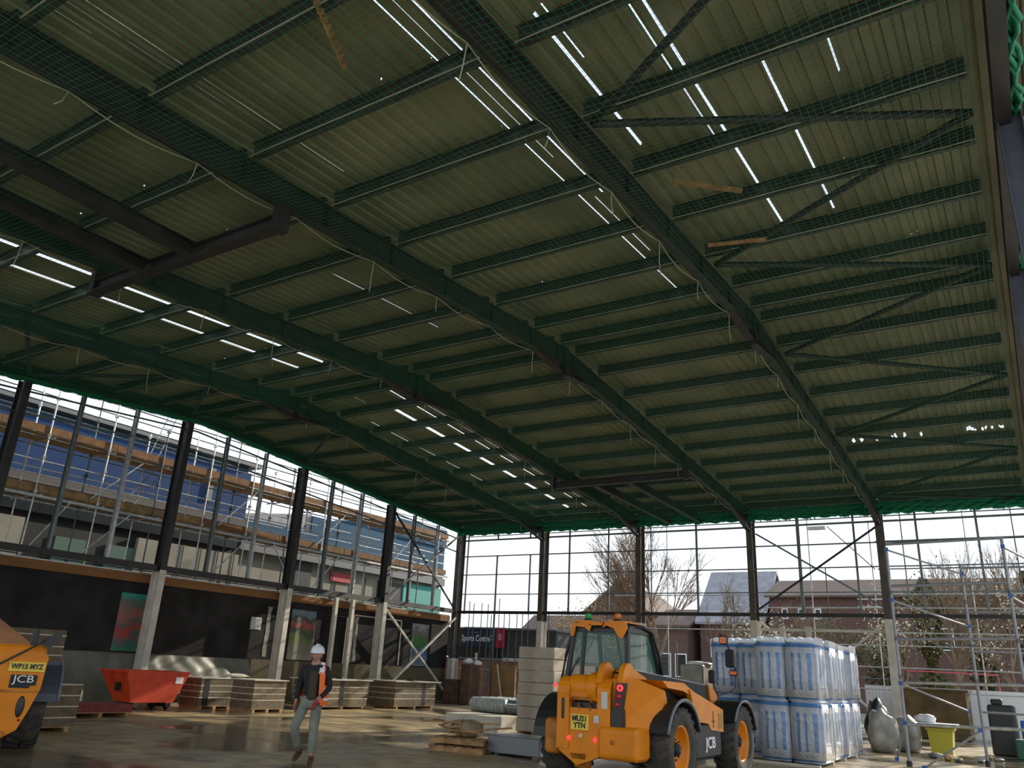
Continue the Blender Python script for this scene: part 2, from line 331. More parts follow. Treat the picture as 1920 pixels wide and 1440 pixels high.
# roof sheeting with real gaps
SLITS = [  # x, width, y0, y1
 (19.09, 0.045, -29.2, -18.3), (19.28, 0.05, -29.2, -24.4), (19.46, 0.055, -29.2, -23.0), (19.62, 0.02, -26.5, -24.9),
 (16.07, 0.03, -31, -25.8), (15.86, 0.014, -31, -28.0), (15.6, 0.02, -31, -29.8), (19.3, 0.03, -23.0, -20.6),
 (8.48, 0.13, -28.6, -18.7), (7.42, 0.12, -28.6, -18.7), (8.42, 0.13, -16.2, -1.9), (7.5, 0.12, -15.2, -1.9), (7.1, 0.05, -16.4, -15.4), (8.62, 0.02, -16, -2.5), (8.7, 0.02, -16, -2.5), (8.8, 0.018, -16, -2.5), (8.9, 0.018, -16, -3.5),
 (21.52, 0.04, -27.4, -23.2), (21.70, 0.05, -27.6, -19.9), (22.6, 0.06, -25.2, -20.5), (23.4, 0.035, -25.2, -24.2),
 (20.50, 0.05, -27.2, -24.0), (20.66, 0.04, -27.3, -26.2), (12.0, 0.012, -25.9, -19.5), (11.2, 0.010, -24, -21), (13.0, 0.010, -23.0, -19.3),
 (8.95, 0.014, -16.2, -4.5), (9.12, 0.012, -16.2, -3.0), (9.28, 0.014, -16.2, -3.0), (8.78, 0.010, -14, -3.0), (5.9, 0.012, -14, -6)]
for k in range(46):
    x = random.uniform(6, 24.6); y = random.choice([-27.06, -25.3, -23.6, -21.9, -20.2, -18.6])+random.choice([-.16, .16])
    SLITS.append((x, 0.03, y-0.012, y+0.012))
for k in range(22):
    x = random.uniform(20.2, 22.5) if k % 2 else random.uniform(23, 24.6); SLITS.append((x, 0.09, -7.3+random.uniform(-.15, .1), -7.1+random.uniform(0, .12)))
SLITS = [(shift(x, (a+b)/2)[0]-(0.1 if 19 < x < 19.7 else 0), w if w > 0.11 else w*0.62, shift(x, a)[1], min(0.2, shift(x, b)[1])) for (x, w, a, b) in SLITS]
def roof():
    pitch = 0.25
    def prof(x):
        t = (x/pitch) % 1.0
        if t < 0.36: return 0.0
        if t < 0.46: return (t-0.36)/0.10*0.04
        if t < 0.80: return 0.04
        if t < 0.90: return (0.90-t)/0.10*0.04
        return 0.0
    xs = set()
    k = -1
    while k*pitch < 26.4:
        for t in (0.36, 0.46, 0.80, 0.90): xs.add(round(k*pitch+t*pitch, 4))
        k += 1
    for (x, w, a, b) in SLITS: xs.add(round(x-w/2, 4)); xs.add(round(x+w/2, 4))
    xs = sorted(x for x in xs if -0.25 <= x <= 26.3)
    ys = set([0.35, YK, YN-0.6])
    for (x, w, a, b) in SLITS: ys.add(round(a, 3)); ys.add(round(b, 3))
    ys = sorted(ys); yi = {y: i for i, y in enumerate(ys)}; xi = {x: i for i, x in enumerate(xs)}
    hole = set()
    for (x, w, a, b) in SLITS:
        for i in range(xi[round(x-w/2, 4)], xi[round(x+w/2, 4)]):
            for j in range(yi[round(a, 3)], yi[round(b, 3)]): hole.add((i, j))
    m = MB(); th = 0.006; nx = len(xs)
    vs = [(x, y, zp(y)+PD+0.005+prof(x)+dz) for dz in (0, th) for y in ys for x in xs]; N = nx*len(ys)
    fs = []
    for j in range(len(ys)-1):
        for i in range(nx-1):
            if (i, j) in hole: continue
            a = j*nx+i; fs.append((a, a+1, a+nx+1, a+nx)); fs.append((N+a, N+a+nx, N+a+nx+1, N+a+1))
    me = bpy.data.meshes.new('ceiling'); me.from_pydata(vs, [], fs); me.materials.append(SHEET); me.update()
    o = bpy.data.objects.new('ceiling', me); COL.objects.link(o); struct(o)
roof()

for nm, x in (('trim_1', -0.16), ('trim_2', 25.75)):
    mm = MB()
    for (a, b) in ((0.3, YK), (YK, YN-0.5)): mm.bar((x, a, zp(a)+0.12), (x, b, zp(b)+0.12), 0.04, 0.27)
    struct(mm.build(nm, PURL))
mm = MB(); mm.box(-0.1, 0.30, ZE-0.1, 25.7, 0.33, ZE+0.30); struct(mm.build('trim_3', PURL))
# purlins: Z section with sleeve ends
PY = [0.35, 1.66, 3.35, 5.03, 6.73, 8.42, 10.16, 11.86, 13.55, 15.2, 16.6]
ZSEC = [(a*1.15, b*1.25) for a, b in [(-0.065, -0.1), (0.0, -0.1), (0.004, -0.1), (0.004, 0.096), (0.065, 0.096), (0.065, 0.1), (0.0, 0.1), (-0.002, 0.1), (-0.002, -0.096), (-0.061, -0.096), (-0.061, -0.08), (-0.065, -0.08)]]
BAYN = ['the left gable bay', 'the daylight slit bay', 'the middle bay', 'the fourth bay', 'the braced right bay']
SIDE = {0: 'far', 1: 'near'}
for bay in range(5):
    src = None
    for side in (0, 1):
        for i, d in enumerate(PY):
            y = shift(0, YR+d if side == 0 else YR-d)[1]
            if side == 1 and ((bay == 0 and d > 14) or (bay == 4 and d > 14)): pass
            x0 = bay*B+0.10; x1 = (bay+1)*B-0.10
            lab = 'roof purlin in %s, %s below the ridge on the %s slope' % (BAYN[bay], ORD[i], SIDE[side])
            if src is None:
                m = MB(); m.sweep(ZSEC, (-(x1-x0)/2, 0, 0), ((x1-x0)/2, 0, 0)); m.box(-(x1-x0)/2, -0.078, -0.130, (x1-x0)/2, -0.060, -0.120, 1)  # thin lower-lip bar carries the painted bounce light
                src = m.build('purlin', [PURL, PURL_LIT], origin=(0, 0, 0)); o = src
            else: o = src.copy(); COL.objects.link(o)
            if y > -0.12 or y < YN: y = -0.3 if y > -1 else YN+0.3
            o.location = ((x0+x1)/2, y, zp(y)+0.128)
            tag(o, lab, 'purlin', 'roof purlins in '+BAYN[bay])

# rafters
RAFN = ['at the glazed left gable', 'second from the left gable', 'third from the left gable, crossing the picture centre', 'fourth from the left gable', 'nearest whole one, at the braced bay', 'of the right-hand gable, running up the picture edge']
def rafter(i):
    x = i*B+(0.23 if i == 5 else 0); dep = 0.28 if i == 0 else 0.46; wid = 0.19
    m = MB()
    def z1(y): return zp(y)-0.004
    for (a, b) in ((0.22, YK), (YK, YN-0.2)):
        pa = (x, a, z1(a)-dep/2); pb = (x, b, z1(b)-dep/2)
        m.ibeam(pa, pb, dep, wid)
    if i not in (0, 5):
        # haunches at eaves and apex
        for (yc, ys) in ((-0.2, -2.6), (YN+0.2, YN+2.6)):
            za, zb = z1(yc)-dep, z1(ys)-dep
            m.prism([(yc, za), (ys, zb), (yc, za-0.42)], x-0.012, x+0.012)
            m.bar((x, yc, za-0.42), (x, ys, zb), wid, 0.02)
        za = z1(YK)-dep
        m.prism([(YK-1.5, z1(YK-1.5)-dep), (YK+1.5, z1(YK+1.5)-dep), (YK+0.15, za-0.26), (YK-0.15, za-0.26)], x-0.012, x+0.012)
        m.bar((x, YK-1.5, z1(YK-1.5)-dep), (x, YK-0.15, za-0.26), wid, 0.02); m.bar((x, YK+1.5, z1(YK+1.5)-dep), (x, YK+0.15, za-0.26), wid, 0.02)
        m.bar((x, YK-0.02, za-0.28), (x, YK-0.02, za+dep), wid, 0.02, up=(0, 1, 0))
    for d in PY:      # cleats under the purlin joints
        for y in (shift(0, YR+d)[1], shift(0, YR-d)[1]): m.box(x-0.07, y-0.07, z1(y)-dep*0.9, x+0.07, y-0.062, z1(y))
    o = m.build('steel_rafter', STEEL)
    tag(o, 'dark steel portal rafter '+RAFN[i], 'rafter', 'portal rafters')
for i in range(6): rafter(i)
# eaves beam and gable ties
for nm, y, w in (('far', 0.12, 'far side wall'), ('near', YN-0.1, 'near side wall')):
    m = MB(); m.ibeam((0.1, y, ZE-0.02), (5*B-0.1, y, ZE-0.02), 0.16, 0.16)
    tag(m.build('eaves_beam', STEEL), 'dark steel eaves beam along the top of the %s' % w, 'beam')

# braces in the roof end bays
def pipe_brace(p, q, label, group, r=0.058, m=STEEL):
    mm = MB(); mm.tube(p, q, r, 8)
    d = (Vector(q)-Vector(p)).normalized()
    for e, s in ((Vector(p), 1), (Vector(q), -1)):
        c = e+d*s*0.10; mm.bar(c-d*0.12, c+d*0.12, 0.012, 0.13)
    tag(mm.build('roof_brace', m), label, 'brace', group)
nod_in = [-25.0, -19.6, -14.3, -8.3, -1.6]; nod_out = [-28.1, -22.53, -16.9, -11.27, -5.63, -0.15]
for (xa, xb, side, gl) in ((4*B+0.25, 5*B-0.12, 'right-hand gable', 'roof braces of the right end bay'), (B-0.25, 0.12, 'left gable', 'roof braces of the left end bay')):
    k = 0
    seq = []
    for j, yi_ in enumerate(nod_in): seq += [(nod_out[j], yi_), (nod_out[j+1], yi_)]
    for (yo, yi_) in seq:
        pipe_brace((xa, yi_, zp(yi_)-0.12), (xb, yo, zp(yo)-0.12), 'dark tubular roof brace at the %s, %s counted from the camera' % (side, ORD[k]), gl); k += 1

# beams crossing below the rafters
def tagged_beam(p, q, dep, wid, name, label, m=STEEL, cat='beam', group=None):
    mm = MB(); mm.ibeam(p, q, dep, wid); return tag(mm.build(name, m), label, cat, group)
for (y, nm, zz) in ((-26.1, 'near slope', 8.27), (-7.8, 'far slope', 8.22)):
    mm = MB(); mm.ibeam((B*2-0.1, y, zz), (3*B+0.1, y, zz), 0.24, 0.22)
    for x in (2*B-0.12, 3*B+0.12): mm.box(x-0.08, y-0.12, zz-0.16, x+0.08, y+0.12, zp(y)-0.45)
    tag(mm.build('cross_beam', STEEL), 'dark cross beam slung between two rafters on the '+nm, 'beam', 'cross beams')
    for x, w in ((11.55, 'left'), (12.9, 'right')):
        y1 = YN-0.2 if y < -20 else -0.1
        mm = MB(); mm.ibeam((x, y+(0.1 if y > -20 else -0.1), zz), (x, y1, zp(y1)-0.3), 0.26, 0.2)
        tag(mm.build('trimmer_beam', STEEL), 'dark trimmer beam from the cross beam to the eaves, %s, %s of the pair' % ('near slope' if y < -20 else 'far slope', w), 'beam', 'trimmer beams')
# nets
BAYS = ['over the bay beside the left gable', 'over the bay with the long daylight slits', 'over the middle bay', 'over the bay left of the nearest rafter', 'over the braced bay at the right']
def net(bay):
    x0, x1 = bay*B+0.04, (bay+1)*B-0.04; y0, y1 = YN+0.3, -0.12
    rnd = random.Random(bay)
    ph = rnd.uniform(0, 6)
    def Z(x, y):
        t = (x-x0)/(x1-x0); sag = 4*t*(1-t)
        drop = 0.5 if bay not in (0, 4) else 0.36+0.14*(t if bay == 0 else 1-t)
        e = min(1, (y1-y)/1.5)
        return zp(y)-0.03-drop*e+0.03 - sag*(0.17+0.05*math.sin(y*0.9+ph))*e - 0.05*math.sin(2*y+5*x+ph)*sag*0.4
    m = MB(); r = 0.0025
    def strand(pts, vertical):
        n = len(pts); vs = []
        for p in pts:
            for a in (90, 210, 330):
                c, s_ = math.cos(R(a))*r, math.sin(R(a))*r
                vs.append((p[0]+(c if vertical else 0), p[1]+(0 if vertical else c), p[2]+s_))
        fs = []
        for i in range(n-1):
            for k in range(3): j = (k+1) % 3; fs.append((3*i+k, 3*i+j, 3*i+3+j, 3*i+3+k))
        m.add(vs, fs)
    st = 0.1
    nx = int((x1-x0)/st)
    for i in range(nx+1):
        x = x0+(x1-x0)*i/nx
        strand([(x+0.02*math.sin(j*0.7+i), y0+(y1-y0)*j/56, Z(x, y0+(y1-y0)*j/56)) for j in range(57)], True)
    ny = int((y1-y0)/st)
    for j in range(ny+1):
        y = y0+(y1-y0)*j/ny
        strand([(x0+(x1-x0)*i/12, y+0.02*math.sin(i*0.8+j*0.3), Z(x0+(x1-x0)*i/12, y)) for i in range(13)], False)
    o = m.build('safety_net', NET)
    tag(o, 'green knotted safety net slung under the roof '+BAYS[bay], 'net', 'safety nets')
    # bunched gathered edge
    if bay in (0, 4):
        g = MB(); xe = 0.14 if bay == 0 else x1+0.38
        ks = 160
        for s_ in range(5):
            g.path([(xe+0.05*math.sin(k*1.7+s_)+0.02*s_, y0+(y1-y0)*k/ks, zp(y0+(y1-y0)*k/ks)-0.30-0.05*math.sin(k*0.9+2*s_)) for k in range(ks+1)], 0.035, 4)
        g.build('gathered_edge', NET, o, world=True)
    # border rope and tails
    if bay in (1, 2, 3, 4):
        xr = x0-0.12; rp = MB(); pts = []; n = 17
        for k in range(n*6+1):
            y = y0+(y1-y0)*k/(n*6); t = (k % 6)/6; pts.append((xr-0.05*math.sin(PI*t), y, zp(y)-0.47-0.08*math.sin(PI*t)))
        rp.path(pts, 0.0085, 5); rp.build('border_rope', ROPE, o, world=True)
        for k in range(n+1):
            if k > 0 and rnd.random() < 0.85:
                y = y0+(y1-y0)*k/n; L = rnd.uniform(0.25, 0.7); a = rnd.uniform(-0.12, 0.12)
                tp = MB(); tp.path([(xr, y, zp(y)-0.3), (xr, y, zp(y)-0.47), (xr-0.02, y+a*0.3, zp(y)-0.47-L*0.6), (xr-0.02, y+a, zp(y)-0.47-L)], 0.008, 5); tp.build('tie_rope', ROPE, o, world=True)
for b_ in range(5): net(b_)
# net gathered along the far eaves
m = MB()
for s_ in range(12):
    m.path([(0.15+24.7*k/260, -0.14-0.02*s_+0.04*math.sin(k*1.3+s_), ZE+0.08-0.04*s_-0.04*math.sin(k*0.8+3*s_)) for k in range(261)], 0.045, 4)
for k in range(90):
    x = random.uniform(14.5, 24.8); L = random.uniform(0.05, 0.28); m.path([(x, -0.2, ZE-0.2), (x+0.05, -0.22, ZE-0.2-L*0.5), (x+0.1, -0.2, ZE-0.2-L)], 0.022, 4)
tag(m.build('netting_roll', NET), 'bunched green netting hanging along the far eaves above the side wall columns', 'net')
# planks caught on the net
def plank(p, q, w, label, mt, nm='plank', cat='plank'):
    mm = MB(); mm.bar(p, q, w, 0.04); tag(mm.build(nm, mt), label, cat)
plank((20.81, -23.52, 8.77), (21.64, -22.78, 8.77), 0.09, 'yellow timber plank lying on the net left of the wider daylight slits', BOARD)
plank((20.63, -21.42, 8.77), (21.58, -21.17, 8.77), 0.08, 'yellow timber plank lying on the net close to the nearest rafter, lower of two', BOARD)
mm = MB()
for k in range(9):
    t = k/9; mm.bar((18.52-0.48*t-0.03, -28.81+0.99*t, 8.77), (18.52-0.48*t+0.03, -28.81+0.99*t+0.06, 8.78), 0.07, 0.04)
mm.bar((18.52, -28.81, 8.755), (18.04, -27.82, 8.755), 0.03, 0.02)
tag(mm.build('timber_lath', BOARD), 'short notched ochre lath lying on the net at the top edge of the picture', 'lath')

# ------------------------------------------------------------------ columns
def column(x, y, ztop, zw, along, label, group, dep=0.38, wid=0.19, low=True, mt=STEELB):
    e = empty('steel_column', (x, y, 0), 0, label, 'column', group)
    up = (0, 1, 0) if along == 'y' else (1, 0, 0)
    a = MB(); a.ibeam((0, 0, zw), (0, 0, ztop), dep, wid, up=up, tf=0.022); a.build('upper_shaft', mt, e)
    w = MB(); w.ibeam((0, 0, 0.02), (0, 0, zw), dep+0.015, wid+0.015, up=up, tf=0.03)
    wo = w.build('lower_shaft', WHITEP, e); wo['label'] = 'white-coated lower shaft'
    bp = MB(); bp.box(-0.22, -0.26, 0, 0.22, 0.26, 0.02)
    for sx_ in (-0.15, 0.15):
        for sy_ in (-0.2, 0.2): bp.tube((sx_, sy_, 0.02), (sx_, sy_, 0.06), 0.015, 6)
    bp.build('base_plate', STEEL, e)
    return e
for i in range(6):
    nm = ['at the far left corner', 'second along the far side wall from the left corner', 'third along the far side wall, behind the telehandler cab', 'fourth along the far side wall, behind the wrapped packs', 'fifth along the far side wall, left of the scaffold tower', 'at the far right corner'][i]
    column(i*B, 0, ZE-0.1, [0.0, 3.8, 3.8, 3.95, 4.05, 4.0][i] or 2.0, 'y', 'steel column '+nm, 'far side wall columns', dep=0.48, wid=0.25)
for k in range(1, 6):
    nm = [0, 'first from the far corner, beside the cross braces', 'second from the far corner', 'third from the far corner, under the ridge', 'fourth from the far corner, near the left picture edge', 'fifth from the far corner'][k]
    column(0, -k*G, zp(-k*G)-0.29, 4.15, 'x', 'gable wall steel column, '+nm, 'left gable columns', dep=0.42, wid=0.22, mt=STEEL)
for y, w in ((-8.5, 'left'), (-7.5, 'right')):
    e = MB(); e.ibeam((0, y, 0.02), (0, y, ZB-0.12), 0.16, 0.15, up=(1, 0, 0))
    tag(e.build('steel_post', WHITEP), 'short white steel post below the gable beam, %s of the pair flanking the opening' % w, 'post', 'short white posts')
for k in (3, 4):
    m_ = MB(); m_.ibeam((5*B+0.3, -k*G, 0.02), (5*B+0.3, -k*G, zp(-k*G)-0.29), 0.30, 0.2, up=(1, 0, 0))
    tag(m_.build('steel_column', GREYST), 'blue-grey steel gable column at the right picture edge, %s' % ['the farther one under the ridge', 'the nearer one'][k-3], 'column', 'right gable columns')

# main rail beams
mm = MB(); mm.bar((0.1, 0.0, ZB-0.02), (5*B, 0.0, ZB-0.02), 0.1, 0.14); tag(mm.build('side_rail', STEEL), 'dark steel rail at mid height between the far side wall columns', 'rail')
mm = MB(); mm.bar((0, -0.15, ZB), (0, YN, ZB), 0.16, 0.2); tag(mm.build('gable_beam', STEEL), 'dark steel beam at mid height across the left gable wall', 'beam')
# cladding rails and mullions of the far wall
for j, (z, h_) in enumerate(((7.95, 0.035), (7.75, 0.075), (6.94, 0.05), (6.02, 0.045), (5.07, 0.04))):
    mm = MB(); mm.bar((0.12, 0.16, z), (5*B, 0.16, z), 0.06, h_); tag(mm.build('cladding_rail', GALVD), 'thin horizontal cladding rail on the far side wall, %s from the top' % ORD[j], 'rail', 'far wall cladding rails')
for j, (x, z1, w) in enumerate(((0.42, 8.1, .07), (2.24, 6.95, 0.08), (4.17, 6.95, 0.07), (6.33, 8.2, 0.085), (8.37, 8.2, 0.075), (10.46, 8.2, 0.05), (12.57, 8.2, 0.09), (16.85, 8.2, 0.13), (18.98, 8.2, 0.08), (21.2, 8.2, 0.08), (23.2, 8.2, 0.08))):
    mm = MB(); mm.bar((x, 0.08, ZB-0.1 if j not in (1,) else 0.0), (x, 0.08, z1), w, 0.05, up=(0, 1, 0))
    tag(mm.build('mullion_post', GALVD), 'slim vertical post in the far side wall, %s from the left corner' % ORD[j], 'post', 'far wall slim posts')
for j, x in enumerate((2.2, 4.1)):
    mm = MB(); mm.bar((x, 0.13, 7.75), (x, 0.13, 8.25), 0.08, 0.05, up=(0, 1, 0)); tag(mm.build('stub_post', GALVD), 'short stub post under the eaves in the first far wall bay, %s one' % ('left', 'right')[j], 'post', 'stub posts')
def brace(p, q, label, m=STEEL, w=0.07, group=None):
    mm = MB(); mm.bar(p, q, w, w); tag(mm.build('wall_brace', m), label, 'brace', group)
brace((15.15, 0.05, 7.45), (19.8, 0.05, 4.5), 'diagonal wall brace in the far side wall falling to the right, above the wrapped packs', GALVD, group='far wall cross braces')
brace((15.15, -0.03, 4.4), (19.8, -0.03, 7.5), 'diagonal wall brace in the far side wall rising to the right, above the wrapped packs', group='far wall cross braces')
brace((15.15, 0.05, 3.9), (19.75, 0.05, 0.3), 'white diagonal brace low in the far wall, falling right behind the wrapped bales', WHITEP, 0.08, 'far wall low braces')
brace((15.15, -0.05, 0.3), (19.75, -0.05, 3.9), 'white diagonal brace low in the far wall, rising to the column by the tower', WHITEP, 0.08, 'far wall low braces')
for x, w in ((16.0, 'left'), (17.0, 'right')):
    mm = MB(); mm.ibeam((x, 0, 0.02), (x, 0, 3.75), 0.2, 0.18, up=(0, 1, 0)); tag(mm.build('steel_post', WHITEP), 'short white steel post standing behind the wrapped packs, %s one' % w, 'post', 'short white far posts')
mm = MB(); mm.bar((15.1, 0.02, 3.62), (19.8, 0.02, 3.62), 0.08, 0.1); tag(mm.build('low_rail', WHITEP), 'white rail joining the short posts behind the wrapped packs', 'rail')
# gable wall X bracing
brace((0.02, -G+0.1, 8.35), (0.02, -0.2, 4.3), 'upper gable brace falling from the first column to the far corner', group='upper gable braces')
brace((0.09, -G+0.1, 4.3), (0.09, -0.2, 8.05), 'upper gable brace rising from the first column to the far corner', group='upper gable braces')
brace((0.02, -G+0.1, 4.0), (0.02, -0.2, 0.2), 'sunlit lower gable brace falling to the far corner in front of the charcoal wall', WHITEP, 0.09, 'lower gable braces')
brace((0.11, -G+0.1, 0.2), (0.11, -0.2, 3.9), 'sunlit lower gable brace rising to the far corner in front of the charcoal wall', WHITEP, 0.09, 'lower gable braces')
# gable mullions and rails
n_ = 0
for k in range(0, 5):
    for f_ in (1/3, 2/3):
        y = -G*(k+f_); mm = MB(); mm.ibeam((-0.12, y, ZB+0.1), (-0.12, y, zp(y)-0.29), 0.16, 0.10, up=(1, 0, 0), tf=0.01, tw=0.006)
        tag(mm.build('mullion_post', GALVD if (n_ % 2) else GALV), 'slim galvanised post in the left gable frame, %s from the far corner' % ORD[n_], 'post', 'gable slim posts'); n_ += 1
for j, dz in enumerate((0.28, 0.95)):
    mm = MB()
    for (a, b) in ((-0.2, YK), (YK, YN)):
        mm.bar((-0.1, a, zp(a)-0.29-dz), (-0.1, b, zp(b)-0.29-dz), 0.045, 0.05)
    tag(mm.build('raking_rail', GALVD), 'thin sloping rail following the roof line of the left gable, %s one' % ('upper', 'lower')[j], 'rail', 'gable raking rails')

# ------------------------------------------------------------------ left gable lower wall
W1 = MB(); W1.box(-0.75, YN-1, 0, -0.45, 0.05, 1.5); struct(W1.build('wall_left', BLOCKW))
W2 = MB(); W2.box(-0.75, YN-1, 1.5, -0.5, -8.7, 3.72); W2.box(-0.75, -6.9, 1.5, -0.5, 0.1, 3.72); W2.box(-0.75, -8.7, 3.4, -0.5, -6.9, 3.72); W2.box(-0.95, -8.7, 1.5, -0.80, -6.9, 3.4); struct(W2.build('wall_left', DARKW))
L = MB(); L.box(-0.78, YN-1, 3.72, -0.38, 0.0, 4.0); tag(L.build('ledge_course', LEDGE), 'orange timber and brick ledge along the top of the charcoal wall', 'ledge')
L = MB(); L.box(-1.25, YN-1, 4.0, -0.42, 0.0, 4.04); tag(L.build('capping_sheet', GALV), 'pale metal capping lying on the orange ledge of the left wall', 'capping')
for (y0, y1, zl, zh, cols, lab) in ((-17.75, -16.7, 1.55, 3.35, [(0.03, 0.2, 0.08), (0.05, 0.12, 0.12), (0.35, 0.04, 0.02), (0.12, 0.10, 0.10), (0.30, 0.10, 0.08), (0.10, 0.12, 0.11), (0.02, 0.28, 0.22)], 'colourful mural poster partly behind the column above the red skip'),
                                    (-10.35, -9.05, 1.55, 3.45, [(0.28, 0.25, 0.2), (0.22, 0.2, 0.15), (0.20, 0.18, 0.12), (0.12, 0.16, 0.04), (0.03, 0.06, 0.03), (0.32, 0.06, 0.05), (0.03, 0.04, 0.03), (0.15, 0.2, 0.25)], 'mural poster of a green field under a red band, behind the worker'),
                                    (-2.75, -1.5, 1.55, 3.45, [(0.25, 0.25, 0.25), (0.12, 0.18, 0.25), (0.06, 0.14, 0.28), (0.04, 0.16, 0.05), (0.08, 0.2, 0.03), (0.16, 0.13, 0.1), (0.3, 0.35, 0.35)], 'mural poster with green and blue patches behind the lower cross braces')):
    mm = MB(); mm.box(-0.50, y0, zl, -0.485, y1, zh); tag(mm.build('mural_poster', poster_mat('poster%d' % int(-y0), cols, 2.2)), lab, 'poster', 'mural posters')
mm = MB(); mm.box(-0.5, -12.35, 2.55, -0.47, -11.85, 3.0); 
for k in range(6): mm.box(-0.47, -12.32, 2.58+k*0.07, -0.455, -11.88, 2.60+k*0.07)
tag(mm.build('wall_vent', STICK), 'small square pale vent on the charcoal left wall', 'vent')
mm = MB(); mm.bar((-0.48, -6.8, 3.5), (-0.48, -3.6, 3.5), 0.03, 0.05); mm.bar((-0.48, -3.6, 3.5), (-0.48, -3.6, 1.55), 0.03, 0.05, up=(0, 1, 0)); mm.bar((-0.48, -6.8, 3.5), (-0.48, -6.8, 1.55), 0.03, 0.05, up=(0, 1, 0))
tag(mm.build('door_frame', WHITEP), 'thin white frame of a doorway on the charcoal wall left of the cross braces', 'frame')
# pale plaster streaks beside columns
for y, w in ((-11.5, 0.25), (-10.75, 0.2), (-9.1, 0.2), (-6.6, 0.28), (-5.2, 0.3)):
    mm = MB(); z = 1.6
    pts = []
    for k in range(9): pts.append((y-w/2*random.uniform(.5, 1), z+k*0.23))
    for k in range(8, -1, -1): pts.append((y+w/2*random.uniform(.5, 1), z+k*0.23))
    mm.prism(pts, -0.5, -0.488); tag(mm.build('plaster_patch', mat('plaster', (0.30, 0.29, 0.26), 0.9, 0, 0.3, 5)), 'ragged pale plaster streak on the charcoal wall, %s' % {-11.5: 'left of the second gable column', -10.75: 'right of the second gable column', -9.1: 'left of the paired white posts', -6.6: 'inside the thin white door frame', -5.2: 'right of the first gable column'}[y], 'plaster', 'plaster streaks')
# polythene draped on the plinth
def drape():
    m = MB(); ny, nz = 60, 14; vs = []
    for i in range(ny+1):
        y = -20.3+8.0*i/ny
        top = 1.5-0.03*abs(math.sin(i*0.25)); bot = 0.05+0.5*max(0, math.sin(i*0.12+2.2))
        for j in range(nz+1):
            t = j/nz; z = top+(bot-top)*t
            x = -0.42+t*0.35+0.05*math.sin(i*0.45+j*0.35)*(0.3+t)+0.025*math.sin(i*1.3-j*0.5)
            vs.append((x, y+0.1*math.sin(j*0.6+i*0.1), z))
    fs = [(i*(nz+1)+j, (i+1)*(nz+1)+j, (i+1)*(nz+1)+j+1, i*(nz+1)+j+1) for i in range(ny) for j in range(nz)]
    m.add(vs, fs, 0, True); tag(m.build('polythene_sheet', POLY), 'crumpled grey polythene sheet draped over the blockwork plinth behind the red skip', 'sheet')
drape()

# ------------------------------------------------------------------ scaffold outside the gable
def scaffold_gable():
    e = empty('scaffolding', (-1.8, -12, 0), 0, 'long tube scaffold with orange boarded lifts outside the left gable', 'scaffold')
    e['_org'] = e.location
    xs_ = (-1.8, -3.1); n = 0
    for k in range(15):
        y = -29+2.1*k
        for xi_, x in enumerate(xs_):
            mm = MB(); mm.tube((x, y+xi_*0.1, 0), (x, y+xi_*0.1, 9.4+0.5*((k*7) % 3)), 0.028, 6)
            for z in (4.3, 6.2, 7.3, 8.05, 9.3): mm.box(x-0.05, y+xi_*0.1-0.05, z-0.05, x+0.05, y+xi_*0.1+0.05, z+0.05)
            mm.build('standard', TUBE if (k+xi_) % 3 else TUBED, e, world=True)
        for z in (6.15, 8.0):
            mm = MB(); mm.tube((-1.5, y+0.07, z-0.06), (-3.4, y+0.07, z-0.06), 0.024, 6); mm.build('transom', TUBE, e, world=True)
    for x in xs_:
        for z in (4.25, 6.1, 6.75, 7.2, 7.95, 8.6, 9.1, 9.75):
            mm = MB(); mm.tube((x-0.05, -30, z), (x-0.05, 1.0, z), 0.024, 6); mm.build('ledger', TUBE if z in (6.1, 6.75, 7.2) else TUBED, e, world=True)
    for z, mt_ in ((6.2, TOE), (8.1, TOE)):
        for k in range(8):
            y = -29.9+3.9*k; mm = MB(); mm.box(-1.86, y, z, -1.82, y+3.87, z+0.24); mm.build('toe_board', mt_ if not (z < 7 and k < 4) else BOARD, e, world=True)
        for r_ in range(5):
            for k in range(8):
                y = -29.9+3.9*k+0.2*((r_*3) % 4); mm = MB(); mm.box(-1.9-0.245*r_, y, z-0.04, -1.9-0.245*r_-0.225, y+3.85, z); mm.build('board', BOARD, e, world=True)
    for k in range(5):
        y = -24+5.2*k
        for (za, zb) in ((4.4, 6.1), (6.3, 7.9)):
            mm = MB(); mm.tube((-1.75, y, za), (-1.75, y+1.6, zb), 0.024, 6); mm.build('diagonal', TUBE, e, world=True)
    mm = MB(); mm.bar((-1.5, -30, 6.02), (-1.5, 1, 6.02), 0.03, 0.09); mm.build('fascia_rail', GALV, e, world=True)
scaffold_gable()
# a leaning ladder and props inside the lifts
def ladder(p, q, w, label):
    mm = MB(); p = Vector(p); q = Vector(q); r_, u_, d = frame(q-p, (1, 0, 0)); r_ = Vector((0, 1, 0))
    mm.tube(p-r_*w/2, q-r_*w/2, 0.02, 6); mm.tube(p+r_*w/2, q+r_*w/2, 0.02, 6); L_ = (q-p).length; n = int(L_/0.28)
    for k in range(1, n): c = p+(q-p)*k/n; mm.tube(c-r_*w/2, c+r_*w/2, 0.013, 5)
    tag(mm.build('ladder', ALU), label, 'ladder')
ladder((-2.3, -17.3, 6.25), (-2.5, -16.0, 8.0), 0.4, 'aluminium ladder rising between the two boarded scaffold lifts')
ladder((-2.2, -16.6, 8.2), (-2.4, -15.9, 10.4), 0.35, 'short ladder standing above the upper scaffold lift, against the white sky')
